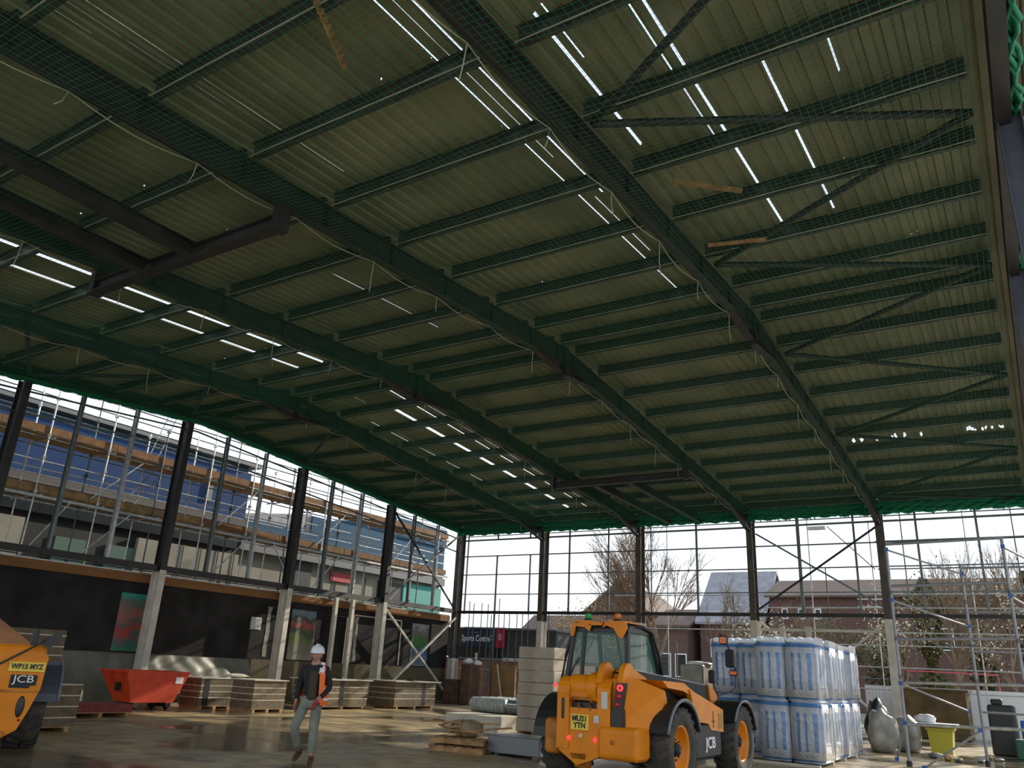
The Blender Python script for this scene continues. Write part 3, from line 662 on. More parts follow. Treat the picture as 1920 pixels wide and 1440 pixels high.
# tubes of a lower lift in front
tag((lambda m: (m.tube((-1.0, -21, 4.04), (-1.2, -19.7, 6.0), 0.024, 6), m)[1])(MB()).build('raking_prop', TUBE), 'raking scaffold prop leaning beside the dark opening at the far left', 'prop', 'raking props')
tag((lambda m: (m.tube((-1.0, -9.9, 4.04), (-1.2, -11.2, 5.9), 0.024, 6), m)[1])(MB()).build('raking_prop', TUBE), 'bright raking scaffold prop beside the second gable column', 'prop', 'raking props')
# ------------------------------------------------------------------ buildings left
e = empty('clad_building', (-8, -20, 0), 0, 'blue clad building behind the scaffold left of the gable, its roof edge against the sky', 'building'); e['_org'] = e.location
mm = MB(); mm.box(-14, -34, 7.55, -6.0, -9.0, 9.75); mm.build('upper_wall', BLUE, e, world=True)
mm = MB(); mm.box(-14.3, -34.3, 10.02, -5.7, -8.7, 10.22); mm.build('roof', GREYW, e, world=True)
mm = MB(); mm.box(-13.9, -33.9, 9.75, -6.15, -9.1, 10.02); mm.build('clerestory', BLUE2, e, world=True)
mm = MB(); mm.box(-14.1, -34.1, 7.2, -5.8, -8.9, 7.55); mm.build('string_course', mat('brown_course', (0.09, 0.08, 0.065), 0.8), e, world=True)
mm = MB(); mm.box(-13.9, -34, 6.2, -6.1, -9.1, 7.2); mm.build('window_band', DKGL, e, world=True)
mm = MB(); mm.box(-14, -34, 0, -6.3, -9.0, 6.2); mm.build('lower_wall', mat('undercroft', (0.022, 0.02, 0.015), 0.8, 0, 0.4, 0.6), e, world=True)
for (y0, y1) in ((-24.5, -18.6), (-14.0, -8.9)):
    mm = MB(); mm.box(-6.3, y0, 3.0, -6.1, y1, 5.95); mm.build('panel', CREAM, e, world=True)
for y in (-17.3, -15.2):
    mm = MB(); mm.box(-6.3, y, 4.4, -6.2, y+1.2, 5.5); mm.build('window', mat('green_window', (0.10, 0.16, 0.12), 0.3), e, world=True)
mm = MB(); mm.box(-6.02, -11.3, 8.0, -5.9, -11.05, 9.5); mm.build('downpipe', GREYW, e, world=True)
e = empty('clad_building', (-9, -1, 0), 0, 'lower teal-blue clad building behind the scaffold near the far corner', 'building'); e['_org'] = e.location
mm = MB(); mm.box(-14, -8.8, 6.7, -6.4, -4.4, 7.75); mm.box(-14, -4.4, 6.7, -6.4, 7.0, 8.6); mm.build('upper_wall', BLUE2, e, world=True)
mm = MB(); mm.box(-14, 2.0, 8.6, -6.3, 7.0, 9.7); mm.build('stair_head', BLUE2, e, world=True)
mm = MB(); mm.prism([(-8.8, 7.75), (-4.4, 7.75), (-4.4, 8.7), (-8.8, 7.95)], -14, -6.5); mm.build('roof', SLATE, e, world=True)
mm = MB(); mm.box(-14, -8.8, 6.25, -6.2, 7.0, 6.7); mm.build('string_course', GREYW, e, world=True)
mm = MB(); mm.box(-14, -8.8, 0, -6.6, 7.0, 6.25); mm.build('lower_wall', CREAM, e, world=True)
mm = MB(); mm.box(-6.6, 3.4, 4.2, -6.45, 7.02, 6.1); mm.build('teal_panel', TEAL, e, world=True)
mm = MB(); mm.box(-6.6, 1.3, 3.8, -6.5, 3.2, 6.0); mm.build('doorway', BLK, e, world=True)
mm = MB(); mm.box(-6.6, -5.0, 4.0, -6.5, -3.9, 6.2); mm.build('doorway', BLK, e, world=True)
sg = MB(); sg.box(-6.58, -2.5, 5.55, -6.5, -0.7, 6.0); sgo = sg.build('red_sign', mat('red_sign', (0.45, 0.02, 0.03), 0.5), e, world=True)
for k in range(9):
    y = -12.8+0.9*k if k < 5 else -3.2+1.15*(k-5); x_ = -6.05 if k < 5 else -6.56
    mm = MB(); mm.box(x_-0.03, y, 3.2, x_, y+0.035, 6.0); tag(mm.build('panel_joint', BLK), 'thin black vertical strip on the cream wall, %s from the left' % ORD[k], 'strip', 'black strips on the cream wall')
gl = MB(); gl.prism([(-5.2, 8.75), (-3.6, 8.75), (-5.0, 9.25)], -6.0, -5.9)
# ------------------------------------------------------------------ sign building beyond the corner
e = empty('entrance_building', (1.5, 4, 0), 0, 'charcoal clad entrance building with a navy sign seen beyond the far corner', 'building'); e['_org'] = e.location
mm = MB(); mm.box(-3.5, 2.6, 2.15, 4.3, 8, 3.5); mm.build('clad_wall', mat('grey_clad', (0.06, 0.058, 0.062), 0.6), e, world=True)
mm = MB(); mm.box(-3.5, 2.45, 3.5, 4.4, 8, 3.62); mm.build('coping', GREYW, e, world=True)
mm = MB(); mm.box(-3.4, 2.65, 0, 4.2, 8, 2.1); mm.build('brick_base', mat('peach_brick', (0.40, 0.22, 0.15), 0.8, 0, 0.25, 3), e, world=True)
mm = MB(); mm.box(1.3, 2.4, 2.0, 4.4, 2.66, 2.15); mm.build('white_band', WHITE, e, world=True)
mm = MB(); mm.box(-1.9, 2.45, 2.05, 1.0, 2.62, 2.62); mm.build('dark_canopy', BLK, e, world=True)
sb = empty('entrance_sign', (0.15, 2.4, 3.13), 0, 'navy sign reading Sports Centre with a crimson end panel beyond the far corner', 'sign')
mm = MB(); mm.box(-1.35, 0, -0.5, 0.72, 0.08, 0.5); mm.build('navy_panel', NAVY, sb)
mm = MB(); mm.box(0.72, 0, -0.5, 1.25, 0.08, 0.5); mm.build('crimson_panel', CRIM, sb)
text('Sports Centre', 'sign_lettering', 0.43, WHITE, sb, (-0.55, -0.012, -0.08), (R(90), 0, 0), bold=0.006, sx=0.72)
text('............', 'sign_heading', 0.12, WHITE, sb, (-0.55, -0.012, 0.25), (R(90), 0, 0), sx=0.9)
text(':', 'sign_marks', 0.5, WHITE, sb, (0.45, -0.012, 0), (R(90), 0, 0))
text('0', 'sign_emblem', 0.45, WHITE, sb, (0.98, -0.012, 0), (R(90), 0, 0), sx=0.8)
mm = MB(); mm.box(-4, 2.5, -0.0, -1.9, 6, 2.4)

# ------------------------------------------------------------------ beyond the far wall: houses, hoarding, fences, trees
def house(name, label, x0, x1, y0, y1, zw, zr, wall, roof_m, gable_axis='x', parts=()):
    e = empty(name, ((x0+x1)/2, (y0+y1)/2, 0), 0, label, 'house'); e['_org'] = e.location
    m = MB()
    if gable_axis == 'y':   # ridge runs along y, gable faces the camera
        xm = (x0+x1)/2; m.prism([(x0, 0), (x1, 0), (x1, zw), (xm, zr), (x0, zw)], y0, y1, axis='y'); m.build('wall', wall, e, world=True)
        r_ = MB(); k = (zr-zw)/(xm-x0)
        r_.prism([(x0-0.4, zw-0.4*k), (xm, zr), (x1+0.4, zw-0.4*k), (x1+0.4, zw-0.4*k+0.18), (xm, zr+0.2), (x0-0.4, zw-0.4*k+0.18)], y0-0.3, y1, axis='y'); r_.build('roof', roof_m, e, world=True)
    else:
        ym = (y0+y1)/2; m.prism([(y0, 0), (y1, 0), (y1, zw), (ym, zr), (y0, zw)], x0, x1, axis='x'); m.build('wall', wall, e, world=True)
        r_ = MB(); k = (zr-zw)/(ym-y0)
        r_.prism([(y0-0.4, zw-0.4*k), (ym, zr), (y1+0.4, zw-0.4*k), (y1+0.4, zw-0.4*k+0.18), (ym, zr+0.2), (y0-0.4, zw-0.4*k+0.18)], x0-0.3, x1+0.3, axis='x'); r_.build('roof', roof_m, e, world=True)
    for (wx, wz, ww, wh) in parts:
        w = MB(); w.box(wx-ww/2-0.08, y0-0.05, wz-wh/2-0.08, wx+ww/2+0.08, y0, wz+wh/2+0.08); f = w.build('window', WHITE, e, world=True); f['_org'] = Vector((0, 0, 0))
        g = MB(); g.box(wx-ww/2, y0-0.07, wz-wh/2, wx+ww/2, y0-0.05, wz+wh/2); c = g.build('pane', DKGL, f); c.location = -e.location
        # pane built in world numbers; shift it under its parent
    return e
house('brick_house', 'long red brick house with a brown tiled roof beyond the trees on the right', 7.5, 34, 30, 38, 7.9, 9.3, BRICK, ROOFT, 'x', [(8.6, 6.6, .3, .6), (9.8, 6.6, .3, .6), (11, 6.6, .3, .6), (19, 5, 1.2, 1.3), (25, 5, 1.2, 1.3)])
house('brick_house', 'house with a tall grey slate roof left of the long brick house', 1.6, 6.6, 31, 39, 6.2, 10.2, BRICK, SLATE, 'x', [(3, 4, 1.0, 1.2)])
house('brick_house', 'gabled brick house behind the middle column, its peak above the far rail', -8.6, -3.0, 31, 40, 6.8, 8.95, BRICK, ROOFT, 'y', [(-6, 4.5, 1.0, 1.3)])
house('brick_house', 'low brick house behind the telehandler cab', -2.1, 0.9, 30, 38, 5.6, 7.0, BRICK, ROOFT, 'x', [(-1, 2.6, .8, 1.6), (0.3, 2.6, .8, 1.6)])
house('brick_house', 'small distant house left of the bare trees', -17, -9.5, 33, 40, 4.5, 6.6, BRICK, ROOFT, 'x', [(-14, 3, 1, 1.2)])
def bare_tree(name, label, base, h, seed, spread=0.35, levels=5, r0=0.16, lean=(0, 0), leaves=0, group=None, cl=None, trunks=1):
    rnd = random.Random(seed); m = MB(); tips = []
    def br(p, d, L, r, lv):
        segs = 3; q = p; dd = d.copy()
        for s_ in range(segs):
            nd = (dd+Vector((rnd.uniform(-1, 1), rnd.uniform(-1, 1), rnd.uniform(-0.3, 0.6)))*0.10).normalized(); q2 = q+nd*L/segs
            m.tube(q, q2, r*(1-0.22*s_), 5 if lv > 2 else 3, r*(1-0.22*(s_+1)), caps=False); q = q2; dd = nd
            if lv > 0 and s_ > 0:
                for _ in range(2 if lv > 1 else 1):
                    sd_ = Vector((rnd.uniform(-1, 1), rnd.uniform(-1, 1), 0)).normalized()
                    br(q, (dd+sd_*rnd.uniform(spread, spread*2)).normalized(), L*rnd.uniform(0.5, 0.72), max(0.011, r*0.5), lv-1)
        tips.append(q)
        if lv > 0: br(q, (dd+Vector((rnd.uniform(-1, 1), rnd.uniform(-1, 1), 0.4))*0.2).normalized(), L*0.72, max(0.011, r*0.55), lv-1)
    for t in range(trunks):
        d = Vector((lean[0]+rnd.uniform(-.2, .2)*(trunks > 1), lean[1]+rnd.uniform(-.2, .2)*(trunks > 1), 1)).normalized()
        br(Vector(base)+Vector((0.25*t, 0, 0)), d, h*0.36, r0, levels)
    o = m.build(name, BARK, origin=base); tag(o, label, 'tree', group)
    if leaves:
        lf = MB()
        for p in tips:
            for _ in range(leaves):
                c = p+Vector((rnd.gauss(0, .22), rnd.gauss(0, .22), rnd.gauss(0, .22))); s_ = rnd.uniform(.03, .07)
                a = Vector((rnd.uniform(-1, 1), rnd.uniform(-1, 1), rnd.uniform(-1, 1))).normalized()*s_; b = a.orthogonal().normalized()*s_
                lf.add([c-a, c+b, c+a, c-b], [(0, 1, 2, 3)])
        lo = lf.build('foliage', cl or IVY, o, world=True)
    return o
PALELF = mat('pale_dry_leaf', (0.40, 0.28, 0.14), 0.7, 0, 0.3, 2)
bare_tree('bare_tree', 'tall bare multi-stemmed tree just beyond the third far wall column', (6.6, 9.5, 0), 10.2, 3, 0.30, 5, 0.2, trunks=2)
bare_tree('bare_tree', 'thin bare tree leaning left beyond the second and third far wall columns', (4.6, 12, 0), 9.0, 11, 0.28, 4, 0.10, (-0.05, 0))
bare_tree('bare_tree', 'bare tree right of the tall multi-stemmed one, in front of the slate roof', (9.2, 12, 0), 7.8, 21, 0.33, 4, 0.12)
bare_tree('bushy_tree', 'rounded tree with dry brown leaves between the second and third far wall columns', (-3.6, 20, 0), 7.2, 5, 0.5, 4, 0.2, leaves=3, cl=PALELF)
bare_tree('bushy_tree', 'smaller rounded brown-leaved tree behind the telehandler cab', (0.8, 18, 0), 5.6, 8, 0.5, 4, 0.16, leaves=3, cl=PALELF)
bare_tree('bushy_tree', 'olive bushy tree behind the cross braces of the fourth far wall bay', (15.2, 16, 0), 5.6, 31, 0.5, 4, 0.16, leaves=5)
bare_tree('bare_tree', 'bare slender trees right of the fifth far wall column, its stems against the sky', (21.2, 14, 0), 9.0, 41, 0.22, 4, 0.12, trunks=3)
bare_tree('bare_tree', 'bare tree at the right picture edge behind the scaffold tower', (24.3, 16, 0), 9.8, 47, 0.22, 4, 0.13, trunks=3)
bare_tree('bare_tree', 'bare tree with pale catkins behind the wrapped packs', (12.3, 11, 0), 5.6, 53, 0.35, 4, 0.1, leaves=1, cl=mat('catkin', (0.75, 0.68, 0.5), 0.6))
for k, (x, y, h_, lab) in enumerate(((14.0, 13.0, 6.2, 'scrubby olive tree just behind the short white posts'), (18.6, 12.0, 6.6, 'scrubby olive tree left of the fifth far wall column'), (20.9, 11.0, 7.6, 'scrubby tree behind the left posts of the scaffold tower'), (23.3, 12.5, 7.4, 'scrubby olive tree behind the right half of the scaffold tower'), (10.6, 13.5, 5.4, 'scrubby tree behind the telehandler mirrors'))):
    bare_tree('scrubby_tree', lab, (x, y, 0), h_, 70+k, 0.4, 4, 0.13, leaves=1, cl=[IVY, MATS['catkin']][k % 2], group=None)
def ivy_column(base, h, r, seed, label):
    rnd = random.Random(seed); t = MB(); t.tube(base, (base[0], base[1], h*0.9), 0.16, 8, 0.08); o = tag(t.build('ivy_clad_tree', BARK, origin=base), label, 'tree')
    lf = MB()
    for _ in range(4200):
        z = rnd.uniform(0.4, h); rr = r*(0.75+0.35*math.sin(z*1.3+seed)+0.2*math.sin(z*3.1+2*seed))*(1-0.55*z/h); a = rnd.uniform(0, 2*PI); q = rr*math.sqrt(rnd.random())
        c = Vector((base[0]+q*math.cos(a), base[1]+q*math.sin(a), z)); s_ = rnd.uniform(.05, .12)
        u = Vector((rnd.uniform(-1, 1), rnd.uniform(-1, 1), rnd.uniform(-1, 1))).normalized()*s_; v = u.orthogonal().normalized()*s_
        lf.add([c-u, c+v, c+u, c-v], [(0, 1, 2, 3)])
    lf.build('foliage', IVY, o, world=True)
ivy_column((19.9, 13, 0), 7.0, 1.3, 1, 'ivy-covered trunk right of the fifth far wall column')
ivy_column((24.6, 15, 0), 7.6, 1.3, 2, 'ivy-covered trunk at the right picture edge')
ivy_column((21.9, 17, 0), 6.4, 1.1, 3, 'ivy-covered trunk seen through the scaffold tower')
ivy_column((17.0, 19, 0), 5.4, 1.6, 4, 'ivy-covered trunk behind the upper right of the wrapped packs')
# hoarding, pool wall, outside scaffold rails and fence panels
def mesh_fence(x0, x1, y, z0, z1, label, nm='mesh_fence_panel'):
    mm = MB(); mm.tube((x0, y, 0), (x0, y, z1), 0.025, 6); mm.tube((x1, y, 0), (x1, y, z1), 0.025, 6); mm.tube((x0, y, z0+.1), (x1, y, z0+.1), 0.02, 6); mm.tube((x0, y, z1), (x1, y, z1), 0.02, 6)
    o = tag(mm.build(nm, GALVD), label, 'fence', 'site fence panels')
    w = MB(); n = int((x1-x0)/0.12)
    for k in range(n): w.tube((x0+(x1-x0)*k/n, y, z0+.1), (x0+(x1-x0)*k/n, y, z1), 0.004, 3, caps=False)
    for k in range(7): w.tube((x0, y, z0+.1+(z1-z0-.1)*k/7), (x1, y, z0+.1+(z1-z0-.1)*k/7), 0.004, 3, caps=False)
    w.build('wire_infill', GALVD, o, world=True)
mesh_fence(8.3, 10.45, 3.0, 1.55, 3.2, 'raised mesh panel right of the telehandler cab, beyond the far wall')
for k, x in enumerate((4.6, 6.8, 12.8, 15.0, 17.2)):
    mesh_fence(x, x+2.1, 3.4, 0.0, 2.0, 'grey site fence panel beyond the far wall, %s from the left' % ORD[k])
mm = MB(); mm.box(18.2, 3.9, 0.0, 24.8, 4.0, 1.75); tag(mm.build('hoarding', mat('white_hoarding', (0.78, 0.78, 0.76), 0.6)), 'white hoarding standing beyond the far wall on the right', 'hoarding')
mm = MB(); mm.box(19.8, 1.5, 0.0, 22.0, 3.4, 1.65); mm.box(19.7, 1.4, 1.65, 22.1, 3.5, 1.72); tag(mm.build('timber_shed', mat('brown_ply', (0.13, 0.085, 0.035), 0.8, 0, 0.3, 2)), 'low brown plywood store seen through the scaffold tower', 'shed')
mm = MB(); mm.bar((19.8, 4.3, 2.38), (23.0, 4.3, 2.34), 0.02, 0.05); mm.tube((19.8, 4.3, 0), (19.8, 4.3, 2.42), 0.02, 6); mm.tube((23.0, 4.3, 0), (23.0, 4.3, 2.38), 0.02, 6); tag(mm.build('barrier_tape', mat('pink_tape', (0.7, 0.12, 0.15), 0.5)), 'pink barrier tape strung above the hoarding', 'tape')
e = empty('scaffolding', (17, 1.6, 0), 0, 'light tube scaffold standing outside the right half of the far wall', 'scaffold'); e['_org'] = e.location
for k, x in enumerate((10.6, 13.6, 16.9, 17.5, 19.3, 20.5, 22.7, 24.3)):
    mm = MB(); mm.tube((x, 1.6, 0), (x, 1.6, [8.3, 5.2, 8.3, 6.2, 8.0, 8.6, 8.6, 8.6][k]), 0.024, 6); mm.build('standard', TUBED if k % 2 else TUBE, e, world=True)
for z, x0 in ((3.68, 5.3), (5.12, 8), (3.2, 15), (4.6, 14.6), (2.4, 15), (6.1, 19.5), (7.2, 19.5), (1.6, 14)):
    mm = MB(); mm.tube((x0, 1.55, z), (25.2, 1.55, z), 0.026, 6); mm.build('ledger', TUBE if z < 5.5 else TUBED, e, world=True)
for k in range(4):
    mm = MB(); mm.box(18.6, 1.7, 4.35+0.3*k, 19.7, 1.9, 4.39+0.3*k); mm.build('louvre', WHITE, e, world=True)
mm = MB(); mm.box(16.9, 1.7, 7.82, 17.6, 1.9, 7.95); mm.build('board', PALEB, e, world=True)
mm = MB(); mm.tube((17.7, 1.6, 7.9), (19.4, 1.6, 6.1), 0.022, 6); mm.build('diagonal', TUBED, e, world=True)
# green posts and rebar stakes outside the left bays
for k in range(14):
    x = 0.25+0.36*k+random.uniform(-.08, .08); mm = MB(); mm.tube((x, 0.75, 0), (x, 0.75, 4.2+random.uniform(-.1, .75)*(k < 6)), 0.022, 5)
    tag(mm.build('stake', TUBED if k % 3 else mat('green_tube', (0.05, 0.2, 0.13), 0.5)), 'thin upright scaffold tube in front of the entrance sign, %s from the left corner' % ORD[k], 'pole', 'upright tubes by the sign')
for z in (3.5, 2.05, 1.55):
    mm = MB(); mm.tube((-0.2, 0.79, z), (5.4, 0.79, z), 0.022, 6); tag(mm.build('ledger', TUBE), 'horizontal scaffold tube in front of the entrance sign, %s' % {3.5: 'level with its top edge', 2.05: 'just under it', 1.55: 'the lowest'}[z], 'pole', 'level tubes by the sign')
mm = MB(); mm.tube((1.15, 0.3, 0), (1.15, 0.3, 2.3), 0.07, 8); tag(mm.build('timber_post', WHITEP), 'pale post standing below the entrance sign', 'post')
mm = MB()
mm.box(2.7, -0.6, 0, 4.0, -0.45, 1.8); tag(mm.build('plywood_sheet', mat('plywood', (0.28, 0.16, 0.07), 0.8, 0, 0.2, 2)), 'brown plywood sheet leaning between the first two far wall columns', 'plywood')
mm = MB(); mm.bar((3.1, -0.75, 1.8), (3.7, -1.1, 0.02), 0.05, 0.05); tag(mm.build('timber_batten', PALEB), 'pale batten leaning on the brown plywood sheet', 'batten')
for (x, y, w, h, lab) in ((1.0, -1.0, 0.9, 1.05, 'brown board crate right of the far corner column'), (2.0, -1.3, 0.55, 1.75, 'tall brown wrapped bundle under two white sacks')):
    mm = MB(); mm.rbox(x-w/2, y-0.4, 0, x+w/2, y+0.4, h, 0.04); tag(mm.build('wrapped_bundle', mat('brown_wrap', (0.12, 0.07, 0.045), 0.7, 0, 0.3, 3)), lab, 'bundle')
def sack(c, s, label, m=BAG, nm='sack', seed=0, cat='sack'):
    rnd = random.Random(seed); bm = bmesh.new(); bmesh.ops.create_icosphere(bm, subdivisions=3, radius=1)
    for v in bm.verts:
        n = 1+0.16*math.sin(v.co.x*5+seed)+0.10*math.sin(v.co.z*8+v.co.y*6+seed)
        z = max(v.co.z, -0.75); v.co = Vector((v.co.x*s[0]*n, v.co.y*s[1]*n, (z+0.75)/1.75*s[2]*(1+0.05*math.sin(v.co.x*9))))
    me = bpy.data.meshes.new(nm); bm.to_mesh(me); bm.free(); me.materials.append(m); me.polygons.foreach_set('use_smooth', [True]*len(me.polygons))
    o = bpy.data.objects.new(nm, me); COL.objects.link(o); o.location = c; tag(o, label, cat); return o
sack((1.85, -1.3, 1.75), (0.26, 0.24, 0.25), 'white sack on top of the tall brown bundle, left one', WHITE, seed=1)
sack((2.35, -1.25, 1.72), (0.2, 0.2, 0.2), 'white sack on top of the tall brown bundle, right one', WHITE, seed=2)

# ------------------------------------------------------------------ stock on the floor
def board_stack(x, y, wx, wy, h, label, base=0.10, bands=(0.3, 0.52, 0.74), lid=True, cap_over=0.12, strap=None, m=KRAFT, name='board_stack', group=None, cat='boards', lidm=None):
    e = empty(name, (x, y, 0), 0, label, cat, group)
    p = MB()
    for k in (-1, 0, 1): p.box(-wx/2, k*wy*0.42-0.05, 0, wx/2, k*wy*0.42+0.05, base-0.02)
    p.box(-wx/2, -wy/2, base-0.02, wx/2, wy/2, base); p.build('bearer', TIMBER, e)
    b = MB(); b.rbox(-wx/2, -wy/2, base, wx/2, wy/2, h, 0.012); b.build('boards', m, e)
    for t in bands:
        z = base+(h-base)*t; s_ = MB(); s_.box(-wx/2-0.004, -wy/2-0.004, z-0.012, wx/2+0.004, wy/2+0.004, z+0.012); s_.build('pale_layer', PALEB, e)
    if lid: l_ = MB(); l_.box(-wx/2-cap_over, -wy/2-cap_over, h, wx/2+cap_over, wy/2+cap_over, h+0.03); l_.build('top_sheet', lidm or PALEB, e)
    if strap is not None: s_ = MB(); s_.box(-wx/2-0.006, strap-0.10, base, wx/2+0.006, strap+0.10, h); s_.build('wrap_band', BLK, e)
    return e
board_stack(2.25, -15.95, 0.95, 1.25, 0.88, 'strapped stack of insulation boards right of the red skip, first of the row', strap=-0.4, cap_over=0.02)
board_stack(3.65, -15.1, 1.0, 1.3, 0.90, 'stack of insulation boards left of the worker, second of the row', cap_over=0.05)
board_stack(2.95, -11.2, 1.2, 2.5, 0.95, 'stack of insulation boards with a wide pale top sheet right of the worker', strap=-0.1)
board_stack(3.1, -7.4, 1.3, 2.5, 0.96, 'stack of insulation boards with an overhanging top sheet, last of the row', strap=0.5, cap_over=0.16)
for (x, y, l) in ((3.1, -11.0, 'stack right of the worker'), (3.2, -7.1, 'last stack of the row')):
    mm = MB(); mm.lathe([(0, 0), (0.14, 0), (0.15, 0.03), (0.12, 0.06), (0, 0.06)], (x, y, 0.99), n=12); tag(mm.build('tape_roll', BLK), 'small dark roll lying on the '+l, 'roll')
sack((2.2, -14.9, 0.92), (0.2, 0.5, 0.12), 'low pale bundle lying on the second stack of boards', PALEB, 'pale_bundle', 4, 'bundle')
board_stack(0.9, -17.0, 1.0, 1.0, 0.55, 'low dark pallet load just right of the red skip', bands=(0.9,), lid=False, m=mat('dark_red_load', (0.14, 0.045, 0.035), 0.8, 0, 0.2, 4))
board_stack(4.2, -21.0, 1.3, 1.7, 0.30, 'low pallet of dark red bricks in front of the red skip', bands=(), lid=False, m=REDD, name='brick_pallet', cat='bricks', base=0.12)
for (x, y, z0, z1, l, bs) in ((7.3, -24.4, 0.0, 0.92, 'lower insulation board pack behind the left-hand telehandler', 0.10),):
    board_stack(x, y, 1.25, 1.9, z1, l, base=bs, bands=(0.2, 0.45, 0.7, 0.95), lid=False)
up_ = board_stack(6.7, -24.75, 1.3, 2.1, 0.98, 'upper insulation board pack with pale layer lines, at the left behind the telehandler boom', base=0.08, bands=(0.45, 0.64, 0.88), lid=False); up_.location.z = 0.93
# tall grey-beige insulation stack
LAYM = mat('beige_film_boards', (0.42, 0.37, 0.28), 0.55, 0, 0.2, 1.6)
for k in range(7):
    mm = MB(); mm.rbox(12.55+0.02*math.sin(k*2.1), -14.1, 0.12+0.30*k, 13.65+0.02*math.sin(k*2.1), -12.9, 0.12+0.30*k+0.29, 0.02)
    tag(mm.build('insulation_pack', LAYM), 'beige board pack in the tall stack left of the telehandler, %s from the floor' % ORD[k], 'pack', 'tall beige stack')
mm = MB()
for a in (12.6, 13.05, 13.5): mm.box(a, -14.1, 0, a+0.1, -12.9, 0.10)
mm.box(12.55, -14.1, 0.10, 13.65, -12.9, 0.12); tag(mm.build('pallet', TIMBER), 'pallet under the tall beige stack', 'pallet')
# ribbed cylinders (rolls)
for k in range(4):
    mm = MB(); pr = []
    for j in range(11): pr += [(0.27, 0.14*j), (0.27, 0.14*j+0.07), (0.245, 0.14*j+0.085), (0.245, 0.14*j+0.125)]
    pr = [(0, 0)]+pr+[(0, 1.54)]
    mm.lathe(pr, (5.45+0.02*k, -5.9+0.56*k, 0.28), axis='x', n=20); tag(mm.build('membrane_roll', mat('white_green_roll', (0.55, 0.60, 0.55), 0.4, 0, 0.15, 6)), 'pale ribbed roll left of the tall beige stack, %s from the front' % ORD[k], 'roll', 'pale ribbed rolls')
for k in range(3):
    mm = MB(); mm.lathe([(0, 0), (0.27, 0), (0.27, 0.02), (0.262, 0.5), (0.27, 0.98), (0.27, 1.0), (0, 1.0)], (7.15, -5.9+0.57*k, 0.28), axis='x', n=24); tag(mm.build('foil_roll', mat('foil', (0.6, 0.64, 0.64), 0.15, 0.7)), 'shiny foil roll beside the pale ribbed rolls, %s from the front' % ORD[k], 'roll', 'shiny foil rolls')
mm = MB(); mm.box(6.3, -9.6, 0, 8.6, -8.5, 0.04); 
mm2 = MB(); mm2.rbox(14.95, -19.0, 0.04, 16.15, -18.0, 0.36, 0.03); mm2.box(15.05, -18.9, 0, 15.15, -18.1, 0.04); mm2.box(15.95, -18.9, 0, 16.05, -18.1, 0.04)
tag(mm2.build('steel_case', FOILT), 'low grey steel case on the floor beside the telehandler rear wheel', 'case')
mm = MB(); mm.rbox(10.6, -14.6, 0.0, 12.2, -13.4, 0.42, 0.02); tag(mm.build('packaged_boards', PALEB), 'low pale board pack left of the tall beige stack', 'pack')
mm = MB(); mm.box(2.2, -10.6, 0.9, 2.5, -10.3, 0.9001)
mm = MB(); mm.add([(1.2, -10.5, 0.03), (2.9, -9.9, 0.03), (3.0, -8.9, 0.03), (1.3, -9.4, 0.03), (1.2, -10.5, 0.01), (2.9, -9.9, 0.01), (3.0, -8.9, 0.01), (1.3, -9.4, 0.01)], [(0, 1, 2, 3), (7, 6, 5, 4), (0, 4, 5, 1), (1, 5, 6, 2), (2, 6, 7, 3), (3, 7, 4, 0)]); tag(mm.build('loose_board', PALEB), 'pale board lying flat on the floor between the last two stacks', 'board')
# debris pallet
e = empty('pallet', (14.35, -18.9, 0), R(10), 'broken timber pallet stacked on another, heaped with debris, left of the grey steel case', 'pallet')
for z0 in (0.0, 0.15):
    for k in (-1, 0, 1): mm = MB(); mm.box(-0.6, k*0.42-0.05, z0, 0.6, k*0.42+0.05, z0+0.09); mm.build('bearer', TIMBER, e)
    for k in range(6): mm = MB(); mm.box(-0.6+0.21*k, -0.5, z0+0.09, -0.6+0.21*k+0.13, 0.5, z0+0.11); mm.build('slat', TIMBER, e)
rnd = random.Random(5)
for k in range(12):
    x, y = 14.35+rnd.uniform(-.45, .5), -18.9+rnd.uniform(-.35, .35); a = rnd.uniform(0, PI); L_ = rnd.uniform(.15, .42); z = 0.30+0.025*k*0.8
    mm = MB(); mm.bar((x-L_*math.cos(a), y-L_*math.sin(a), z), (x+L_*math.cos(a), y+L_*math.sin(a), z+rnd.uniform(-0.02, .14)), rnd.uniform(.05, .09), 0.03)
    tag(mm.build('timber_offcut', TIMBER if k % 3 else PALEB), 'broken timber offcut heaped on the pallet left of the grey steel case', 'offcut', 'offcuts heaped on the broken pallet')
sack((14.35, -18.85, 0.27), (0.35, 0.3, 0.32), 'crumpled brown paper heap in the middle of the broken pallet', mat('kraft_paper', (0.30, 0.22, 0.13), 0.8, 0, .3, 5), 'paper_heap', 6, 'heap')
